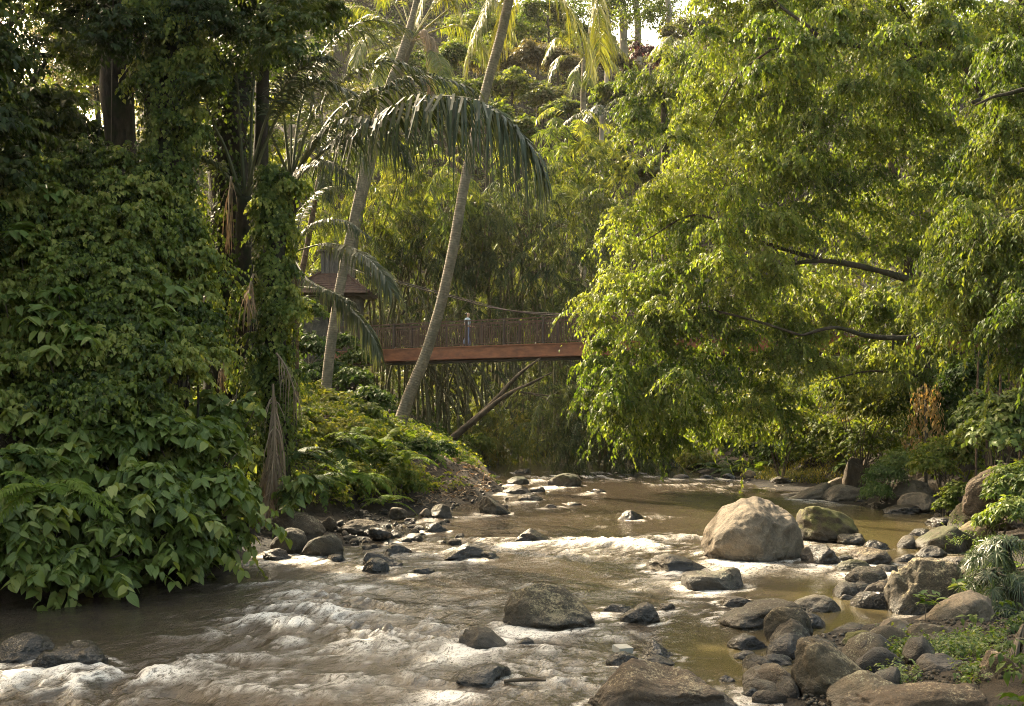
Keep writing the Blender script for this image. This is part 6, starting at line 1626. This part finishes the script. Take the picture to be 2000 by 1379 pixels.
# nearer fig at the right edge
bN = base_at(2230, 28)
tN = thing('weeping_fig', bN, 'nearer darker fig hanging in from the right picture edge', 'tree')
mb = MB(); tube(mb, np.vstack([bN - [0, 0, .4], WP([(2200, 560, 28), (2130, 300, 28), (2070, 180, 28)])]), [.6, .45, .35, .2], 12, .2, 4); mb.build('trunk', MK['limb'], tN, True)
for pl, r_ in [([(2150, 380, 28), (2050, 190, 27.6), (1960, 185, 27.2), (1905, 205, 27)], (.07, .06, .045, .025)), ([(2180, 480, 28), (2060, 420, 27.4), (1960, 430, 27), (1900, 470, 26.8)], (.16, .12, .08, .03)), ([(2190, 600, 28), (2080, 570, 27.4), (1960, 570, 27)], (.16, .1, .04))]:
    mb = MB(); tube(mb, WP(pl), list(r_), 9, .3, 5); mb.build('limb', MK['limb'], tN, True)
fig_crown([([(1960, 60), (2100, 60), (2100, 260), (2000, 300), (1940, 180)], lambda x, y: 28, 9, 40, (.6, .9)),
           ([(1900, 280), (2100, 240), (2100, 600), (1960, 640), (1830, 560), (1850, 420)], lambda x, y: 27.6 - (x - 1850) / 250, 30, 40, (.6, .95)),
           ([(1830, 560), (2100, 560), (2100, 700), (1960, 720), (1850, 660)], lambda x, y: 27.6, 14, 40, (.6, .9))], tN, ML['fig_dark'], .15, .062, 66, 11, seed=9)

# small dark fig at the far left of the group
bS = base_at(1300, 56)
tS = thing('dark_fig', bS, 'small dark green fig standing apart left of the huge fig, before the hill', 'tree')
mb = MB(); tube(mb, np.vstack([bS - [0, 0, .4], WP([(1302, 420, 56), (1298, 260, 56), (1296, 180, 56)])]), [.35, .26, .2, .1], 10, .15, 4); mb.build('trunk', MK['limb'], tS, True)
fig_crown([([(1225, 150), (1300, 110), (1390, 120), (1420, 200), (1370, 270), (1300, 250), (1240, 270)], lambda x, y: 56, 26, 30, (.9, 1.4))], tS, ML['fig_dark'], .22, .09, 60, 10, seed=3)

# ================================================================== right bank plants
bushes([
    ([(1690, 870, 40, 70), (1620, 850, 41, 60), (1740, 830, 41, 60)], 'bank', .15, .09, 220, 'sunlit bush below the lowest fig limb', 'bush'),
    ([(1820, 830, 36, 60), (1860, 790, 37, 60), (1780, 800, 38, 55)], 'fern_dark', .15, .09, 220, 'dark leafy bush under the fig at the right', 'bush'),
    ([(1730, 930, 33, 42), (1760, 905, 33.4, 45), (1710, 960, 32.6, 30)], 'weed', .12, .035, 330, 'fine leaved green bush overhanging the pool', 'bush'),
    ([(1850, 890, 32, 60), (1900, 870, 32, 55), (1820, 910, 31.5, 40)], 'bank', .13, .08, 230, 'glossy green bush on the right bank behind the leaning slab', 'bush'),
    ([(1950, 850, 28, 70), (1990, 800, 28, 60), (1930, 800, 29, 50)], 'broad', .2, .12, 130, 'broad leaved bush at the right edge of the bank', 'shrub'),
    ([(1990, 940, 25, 60), (1960, 960, 25, 35)], 'weed', .14, .06, 220, 'green bush at the right edge beside the leaning slab', 'bush'),
    ([(1870, 960, 29, 30), (1850, 985, 29, 24)], 'bank', .1, .07, 200, 'yellow green seedling clump left of the leaning slab', 'bush'),
    ([(1975, 1000, 23, 45), (1930, 1015, 23.5, 25)], 'weed', .15, .05, 200, 'fern like bush above the narrow leaved shrub', 'bush'),
    ([(1560, 830, 42, 60), (1500, 850, 43, 50)], 'bank', .17, .1, 260, 'tall light bush between the grass and the fig curtain', 'bush'),
    ([(1680, 800, 39, 60), (1740, 770, 39.5, 60), (1640, 770, 40, 50)], 'bank', .16, .09, 260, 'tall leafy bush under the middle fig limb', 'bush'),
    ([(1900, 740, 34, 60), (1960, 700, 34, 60)], 'fern_dark', .17, .1, 220, 'dark tall bush behind the thin canes', 'bush'),
    ([(1520, 890, 47, 50), (1470, 880, 48, 45)], 'fern_dark', .18, .1, 200, 'dark green bush behind the grassy bank', 'bush'),
    ([(1580, 880, 45, 45), (1640, 890, 43, 40)], 'bank', .15, .09, 220, 'light green bush at the back of the grassy bank', 'bush'),
    ([(1360, 900, 52, 40), (1300, 890, 54, 40)], 'bank', .2, .08, 200, 'yellowish bush at the water under the fig', 'bush'),
    ([(1230, 890, 62, 40), (1160, 880, 66, 40)], 'fern_dark', .3, .14, 130, 'dark bush on the far shore beneath the bridge', 'bush'),
], 'bushes on the right bank')
mb = MB(); c = W(1808, 815, 34)
t = thing('dry_creeper', [c[0], c[1], gz(c[0], c[1])], 'hanging orange brown dry creeper on the right bank', 'creeper')
k = 520; an = rg.uniform(0, 6.283, k); hh = rg.uniform(-1.0, .9, k)
pos = c + np.stack([np.cos(an) * .42 * (1.0 - .5 * hh), np.sin(an) * .33, hh], 1) + rg.normal(0, .1, (k, 3))
leaves(mb, pos, unit(np.stack([rg.normal(0, .4, k), rg.normal(0, .4, k), -np.ones(k)], 1)), unit(np.stack([np.cos(an), np.sin(an), np.full(k, .4)], 1)), rg.uniform(.12, .25, k), rg.uniform(.05, .09, k), T_LEAF, rg.uniform(.1, .9, k))
mb.build('foliage', leaf_mat('dry_orange_leaf', [(.17, .11, .04), (.28, .20, .07), (.38, .29, .11)], trans=.4, tcol=(1.4, 1.1, .6)), t)
mb = MB(); tube(mb, [[c[0], c[1], t.location.z - .2], c, c + [0, .1, .9]], [.06, .05, .02], 6); mb.build('stem', MK['twig'], t, True)
for (px, py, Y, n_, L, mt, lab) in [(1440, 905, 47, 9, 1.7, 'fern_dark', 'big shaded fern at the waterline under the fig'), (1400, 900, 48.5, 8, 1.5, 'fern_dark', 'shaded fern left of the big waterline fern'), (1475, 900, 46.5, 8, 1.4, 'fern', 'fern between the big waterline fern and the grass'),
                                 (1980, 905, 27, 8, 1.0, 'fern', 'fern at the right edge above the leaning slab'), (1660, 905, 42, 8, 1.1, 'fern', 'light fern behind the upright rock'), (1960, 1060, 19.5, 7, .8, 'fern', 'small fern over the narrow leaved shrub')]:
    c = W(px, py, Y); fern([c[0], Y, max(gz(c[0], Y), c[2] - .5)], n_, L, ML[mt], lab, (.3, 1.1), ll=.2)

# the grassy ledge
mb = MB(); k = 5200
px = rg.uniform(1455, 1680, k); Yg = rg.uniform(41, 49, k); X = (px - 1000) / F_PX * Yg; z = ground(X, Yg); ok = z > .1
pos = np.stack([X, Yg, z], 1)[ok]; k = len(pos); a = rg.uniform(0, 6.283, k)
blade_strip(mb, pos, unit(np.stack([np.cos(a) * .5, np.sin(a) * .5, np.full(k, 1.0)], 1)), np.stack([-np.sin(a), np.cos(a), 0 * a], 1), rg.uniform(.2, .55, k), .03, rg.uniform(.3, 1.0, k), rg.uniform(0, 1, k), (0, .5, 1.0), (1, .8, .05))
tag(mb.build('grass', ML['grass'], None), 'sunlit yellow grass on the ledge across the river', None, None, 'stuff')

# thin bamboo canes at the right edge
for i, px in enumerate([1905, 1925, 1950, 1968, 1990]):
    c = base_at(px, 31 + i * .3); mb = MB(); tube(mb, [c - [0, 0, .2], W(px + 4, 760, 31 + i * .3), W(px + 10 - 6 * i, 620, 31.5 + i * .3)], [.035, .03, .015], 6)
    tag(mb.build('bamboo_cane', MK['brown'], None, True), 'thin pale cane rising behind the right bank bushes', 'cane', 'thin canes at the right edge')

# narrow leaved shrub over the near rubble: whorls of narrow leaves on bending stems
def whorl_shrub(blobs, base_px, Yb, label, n_, nlv, ll):
    b = base_at(base_px, Yb); t = thing('narrow_leaf_shrub', b, label, 'shrub'); ms, ml = MB(), MB()
    for (x, y, yy, r) in blobs:
        c = W(x, y, yy); R_ = S(r, yy)
        for i in range(n_):
            d = unit(rg.normal(size=3)[None])[0]; d[2] = abs(d[2]) * .9 - .25; e = c + d * R_ * [1, 1, .8]
            tube(ms, [b + rg.normal(0, .06, 3) * [1, 1, 0] - [0, 0, .1], (b + c) / 2 + [0, 0, .35], c + d * R_ * .4 + [0, 0, .1], e], [.014, .012, .008, .004], 5, n=9)
            a = np.linspace(0, 6.283, nlv, endpoint=False) + rg.uniform(0, 6)
            ax = unit((d + [0, 0, .3])[None])[0]; u1 = np.cross(ax, [.3, .1, 1.0]); u1 /= np.linalg.norm(u1); u2 = np.cross(ax, u1)
            for lv in range(2):
                dd = unit(np.cos(a)[:, None] * u1 + np.sin(a)[:, None] * u2 + ax * rg.uniform(.15, .6, (nlv, 1)) + rg.normal(0, .12, (nlv, 3)))
                sd2 = unit(np.cross(dd, ax + rg.normal(0, .2, (nlv, 3))))
                blade_strip(ml, np.repeat((e - d * .07 * lv)[None], nlv, 0), dd, sd2, ll * rg.uniform(.7, 1.15, nlv), .013, rg.uniform(.35, 1.0, nlv), np.clip(rg.uniform(.1, .9) + rg.normal(0, .15, nlv), 0, 1), (0, .3, .65, 1.0), (.5, 1, .8, .05))
    ms.build('stem', MK['twig'], t, True); ml.build('foliage', ML['narrow'], t)


whorl_shrub([(1960, 1080, 15.6, 60), (1935, 1140, 15.3, 55), (1985, 1150, 15.3, 60), (1950, 1200, 15.1, 55), (1995, 1220, 15, 50), (1930, 1090, 15.8, 40)], 1990, 15.9, 'arching shrub with whorls of narrow drooping leaves at the right edge', 26, 13, .26)
whorl_shrub([(1970, 1345, 11.2, 55), (1990, 1295, 11.6, 50), (1995, 1375, 11.1, 45)], 2010, 11.7, 'small narrow leaved shrub in the bottom right corner', 24, 12, .21)

# weeds between the near stones
def weeds(px0, px1, py0, py1, z0, n, label, name='grass_tuft', mat='weed', L=(.12, .3), w_=.012):
    px = rg.uniform(px0, px1, n); py = rg.uniform(py0, py1, n); Yg = (CAM_H - z0) * F_PX / (py - HZ); X = (px - 1000) / F_PX * Yg
    z = np.maximum(ground(X, Yg), z0 - .15); pos = np.stack([X, Yg, z], 1); a = rg.uniform(0, 6.283, n)
    t = thing(name, pos.mean(0), label, 'weed'); mb = MB()
    blade_strip(mb, pos, unit(np.stack([np.cos(a) * .7, np.sin(a) * .7, np.full(n, 1.0)], 1)), np.stack([-np.sin(a), np.cos(a), 0 * a], 1), rg.uniform(*L, n), w_, rg.uniform(.3, 1.1, n), rg.uniform(0, 1, n), (0, .5, 1.0), (1, .8, .05))
    mb.build('foliage', ML[mat], t)
    mb = MB(); m_ = n // 3
    P0 = pos[:m_] + [0, 0, .02]; aa = rg.uniform(0, 6.28, m_)
    sprays(mb, rg, P0, unit(np.stack([np.cos(aa) * .6, np.sin(aa) * .6, np.ones(m_)], 1)), rg.uniform(.12, .3, m_), 7, .3, .05, .028, T_LEAF)
    mb.build('leaves', ML[mat], t)


weeds(1700, 1790, 1240, 1300, .2, 420, 'pale green grass tuft lit by the sun among the near boulders')
weeds(1815, 1960, 1255, 1300, .25, 520, 'green grass between the round boulder and the bottom right rubble')
weeds(1700, 1800, 1320, 1345, .2, 160, 'tiny weeds around the half hidden grey stone', L=(.06, .16))
weeds(1870, 1930, 1320, 1350, .25, 120, 'tiny weeds beside the dark loaf stone', L=(.06, .16))
weeds(1850, 1960, 1000, 1050, .4, 260, 'grassy weeds by the dark mossy rock', L=(.1, .3))
# two seedlings with big leaves on the boulders
for (px, py, Y, lab, r) in [(1808, 1185, 14.6, 'leafy seedling growing in front of the round lichen boulder', .22), (1876, 1150, 15.0, 'bright yellow green seedling leaf above the sunlit sandy boulder', .12), (1790, 1310, 12.2, 'tiny seedling in the near rubble', .1)]:
    c = W(px, py, Y); t = thing('seedling', c - [0, 0, .3], lab, 'seedling'); mb = MB(); tube(mb, [c - [0, 0, .35], c], [.008, .005], 5, smooth_pts=False); mb.build('stem', MK['twig'], t, True)
    mb = MB(); blob_crown(mb, rg, c[None], np.array([r]), 5, 5, .13, .055, T_HEART, grav=.2, droop=.2, up=.8, start=.1, stick=1.0); mb.build('leaves', ML['weed'], t, True, True)

# small things in the river
mb = MB(); tube(mb, WP([(985, 1331, 11.9), (1010, 1328, 11.95), (1040, 1327, 12), (1066, 1329, 11.95)]), [.016, .022, .024, .012], 7, .2, 2)
o = mb.build('stick', MK['log'], None, True); tag(o, 'brown stick caught beside the smooth black boulder', 'stick')
mb = MB(); tube(mb, WP([(858, 1330, 12.2), (880, 1326, 12.3), (895, 1325, 12.3)]), [.012, .014, .008], 6, .2, 2); tag(mb.build('stick', MK['log'], None, True), 'short stick left of the smooth black boulder', 'stick')
c = W(1216, 1268, 13.45)
bm = bmesh.new(); bmesh.ops.create_cube(bm, size=1); bmesh.ops.bevel(bm, geom=bm.edges[:], offset=.06, segments=2)
bmesh.ops.scale(bm, vec=(.20, .16, .075), verts=bm.verts); me = bpy.data.meshes.new('foam_block'); bm.to_mesh(me); bm.free()
o = link('pale_block', me, None, plain_mat('pale_block', (.26, .24, .20), (.34, .32, .27), 9, .8)); o.location = c; o.rotation_euler = (.12, .05, .5); tag(o, 'pale rectangular block lying on a dark rock behind the slab', 'block')

# ================================================================== hillside
hill_specs = []
rgh = np.random.default_rng(77)
labels = ['round crowned hazy tree on the hillside', 'dry brownish tree on the hazy hillside', 'yellow green tree on the hazy hillside']
mats = ['hill', 'hill_brown', 'bamboo']
HT = [(680, 60, 95, 90, 0), (620, 20, 100, 80, 0), (760, 130, 92, 80, 2), (880, 110, 92, 70, 0), (930, 60, 105, 80, 0), (1010, 60, 110, 80, 0), (1070, 30, 112, 70, 0), (1090, 130, 100, 70, 1), (1050, 110, 98, 60, 1), (1000, 170, 92, 70, 2), (1060, 190, 90, 60, 0),
      (1110, 220, 86, 55, 2), (1200, 190, 88, 60, 0), (1240, 250, 80, 50, 0), (1180, 290, 78, 50, 2), (900, 190, 85, 70, 2), (840, 230, 82, 70, 0), (950, 230, 82, 60, 0), (1010, 260, 80, 60, 2), (700, 200, 84, 80, 0), (1240, 330, 74, 55, 0), (1270, 200, 90, 55, 1), (1190, 130, 105, 60, 1), (1350, 60, 100, 60, 0), (580, 130, 90, 80, 0), (1120, 70, 115, 60, 0), (960, 120, 100, 60, 1)]
for (px, py, Y, r, k) in HT:
    c = W(px, py, Y); R_ = S(r, Y); bx, by = c[0], Y + .5
    gzz = gz(bx, by); t = thing('hillside_tree', (bx, by, gzz), labels[k], 'tree', 'hazy hillside trees: ' + ('round crowned', 'dry brownish', 'yellow green')[k]); b = np.array(t.location)
    mb = MB(); tube(mb, [b - [0, 0, .4], (b + c) / 2 + rgh.normal(0, .2, 3), c], [.25, .2, .1], 7); mb.build('trunk', MK['limb'], t, True)
    n_ = 15; d = unit(rgh.normal(size=(n_, 3))); d[:, 2] = np.abs(d[:, 2]) * 1.0 - .35
    cen = c + d * R_ * rgh.uniform(.35, .85, (n_, 1)) * [1, .8, .8]; rad = rgh.uniform(.25, .42, n_) * R_
    mb = MB(); blob_crown(mb, rgh, cen, rad, 34, 7, .36, .17, grav=.35, droop=.35); mb.build('crown', ML['fig_dark' if k == 0 and rgh.uniform() < .5 else mats[k]], t)
for (px, top, Y, rr, lab) in [(1215, -30, 120, .5, 'tall pale trunked tree on the skyline left of the big fig'), (1243, -40, 122, .45, 'second tall pale trunk beside the skyline tree'), (1185, 0, 118, .4, 'thin pale trunked skyline tree above the hillside palms'), (1305, -40, 112, .35, 'straight slim skyline trunk beside the bright sky gap')]:
    b = base_at(px, Y); t = thing('tall_tree', b, lab, 'tree', 'tall skyline trees'); mb = MB()
    tube(mb, [b - [0, 0, .4], W(px + 3, 60, Y), W(px - 4, top, Y), W(px + 6, top - 130, Y)], [rr, rr * .85, rr * .7, .1], 9, .05, 3)
    for q in range(4): tube(mb, WP([(px, top + 30 - q * 40, Y), (px + (-1) ** q * 45, top - 10 - q * 45, Y)]), [rr * .35, .05], 6)
    mb.build('trunk', MK['pale'], t, True)
    n_ = 26; cen = np.array([W(px + rgh.uniform(-85, 85), top + rgh.uniform(-110, 95), Y + rgh.uniform(-3, 3)) for _ in range(n_)]); rad = rgh.uniform(1.4, 2.5, n_)
    mb = MB(); blob_crown(mb, rgh, cen, rad, 22, 7, .42, .17, grav=.4, droop=.5); mb.build('crown', ML['fig_dark'], t)
c = W(1270, 98, 100); t = thing('red_leaved_tree', base_at(1270, 100), 'dark red leaved tree on the skyline beside the fig', 'tree'); b = np.array(t.location)
mb = MB(); tube(mb, [b - [0, 0, .3], c], [.2, .1], 7, smooth_pts=False); mb.build('trunk', MK['limb'], t, True)
cen = np.array([W(1270 + rgh.uniform(-35, 35), 102 + rgh.uniform(-14, 20), 100 + rgh.uniform(-1, 1)) for _ in range(10)])
mb = MB(); blob_crown(mb, rgh, cen, rgh.uniform(.45, .8, 10), 24, 7, .34, .14); mb.build('crown', ML['red'], t)
rg = rgh
cover('hill_undergrowth', 36000, (-66, 66), (70, 142), 'hill', .42, .2, 'hazy green undergrowth covering the hillside', 1.0, None, (.0, 1.0), 7, 1.2)
cover('right_slope_undergrowth', 24000, (9, 58), (20, 74), 'bank', .2, .11, 'green undergrowth on the steep right bank', .55, lambda X, Y_: X - xR(Y_) > 2.3, (.05, .6), 9, .7)
cover('near_bank_cover', 3600, (4, 22), (8, 26), 'fern_dark', .13, .06, 'dark ground cover at the right edge of the near bank', .2, lambda X, Y_: X - xR(Y_) > 2.0, (.02, .2), 8, .4)
# ------------------------------------------------------------------ camera, light, air
SUN_EL, SUN_AZ = 38.0, 51.0        # elevation; degrees behind the left hand
el, az = math.radians(SUN_EL), math.radians(SUN_AZ)
sd = Vector((-math.cos(el) * math.cos(az), math.cos(el) * math.sin(az), math.sin(el)))
sl = bpy.data.lights.new('sun', 'SUN'); sl.energy = 3.7; sl.angle = math.radians(0.5); sl.color = (1.0, 0.86, 0.62)
so = bpy.data.objects.new('sun', sl); C.objects.link(so)
so.rotation_euler = (-sd).to_track_quat('-Z', 'Y').to_euler()
w = bpy.data.worlds.new('World'); bpy.context.scene.world = w; w.use_nodes = True
nt = w.node_tree; nt.nodes.clear()
sky = nt.nodes.new('ShaderNodeTexSky'); sky.sky_type = 'NISHITA'; sky.sun_disc = False
sky.sun_elevation = el; sky.sun_rotation = math.atan2(sd.x, sd.y)
sky.air_density = 1.0; sky.dust_density = 5.0; sky.ozone_density = 0.3
bg = nt.nodes.new('ShaderNodeBackground'); bg.inputs['Strength'].default_value = 0.15
tint = nt.nodes.new('ShaderNodeMix'); tint.data_type = 'RGBA'; tint.blend_type = 'MULTIPLY'; tint.inputs[0].default_value = 1.0
tint.inputs[7].default_value = (1.12, 1.0, 0.73, 1)
wo = nt.nodes.new('ShaderNodeOutputWorld')
nt.links.new(sky.outputs[0], tint.inputs[6]); nt.links.new(tint.outputs[2], bg.inputs[0]); nt.links.new(bg.outputs[0], wo.inputs[0])

cam = bpy.data.cameras.new('camera'); co = bpy.data.objects.new('camera', cam); C.objects.link(co)
co.location = (0, 0, CAM_H); co.rotation_euler = (math.radians(90), 0, 0)
cam.sensor_width = 36.0; cam.lens = 36.0 * F_PX / 2000.0
cam.shift_y = (HZ - 689.5) / 2000.0
cam.clip_start = 0.1; cam.clip_end = 600.0
sc = bpy.context.scene
sc.camera = co
sc.view_settings.view_transform = 'Standard'; sc.view_settings.look = 'None'; sc.view_settings.exposure = EXPOSURE; sc.view_settings.gamma = 1.0
sc.render.engine = 'CYCLES'
cy = sc.cycles
cy.max_bounces = 7; cy.diffuse_bounces = 4; cy.glossy_bounces = 3; cy.transmission_bounces = 4; cy.transparent_max_bounces = 8; cy.volume_bounces = 1
cy.use_denoising = DENOISE; cy.pixel_filter_type = 'BLACKMAN_HARRIS'; cy.filter_width = 1.0; cy.denoising_prefilter = 'NONE'; cy.use_adaptive_sampling = True; cy.adaptive_threshold = 0.02
cy.caustics_reflective = False; cy.caustics_refractive = False
cy.sample_clamp_indirect = 6.0

if HAZE > 0:
    bm = bmesh.new(); bmesh.ops.create_cube(bm, size=1.0)
    me = bpy.data.meshes.new('haze'); bm.to_mesh(me); bm.free()
    m, nt, out = new_mat('haze_air')
    v = N(nt, 'ShaderNodeVolumePrincipled'); v.inputs['Color'].default_value = (0.92, 0.90, 0.84, 1); v.inputs['Density'].default_value = HAZE
    v.inputs['Anisotropy'].default_value = 0.35
    nt.links.new(v.outputs[0], out.inputs['Volume'])
    o = link('haze', me, None, m); o['kind'] = 'stuff'; o['label'] = 'thin sunlit morning haze over the valley'
    o.scale = (240, 240, 92); o.location = (0, 85, 43.5)
    o.display_type = 'WIRE'
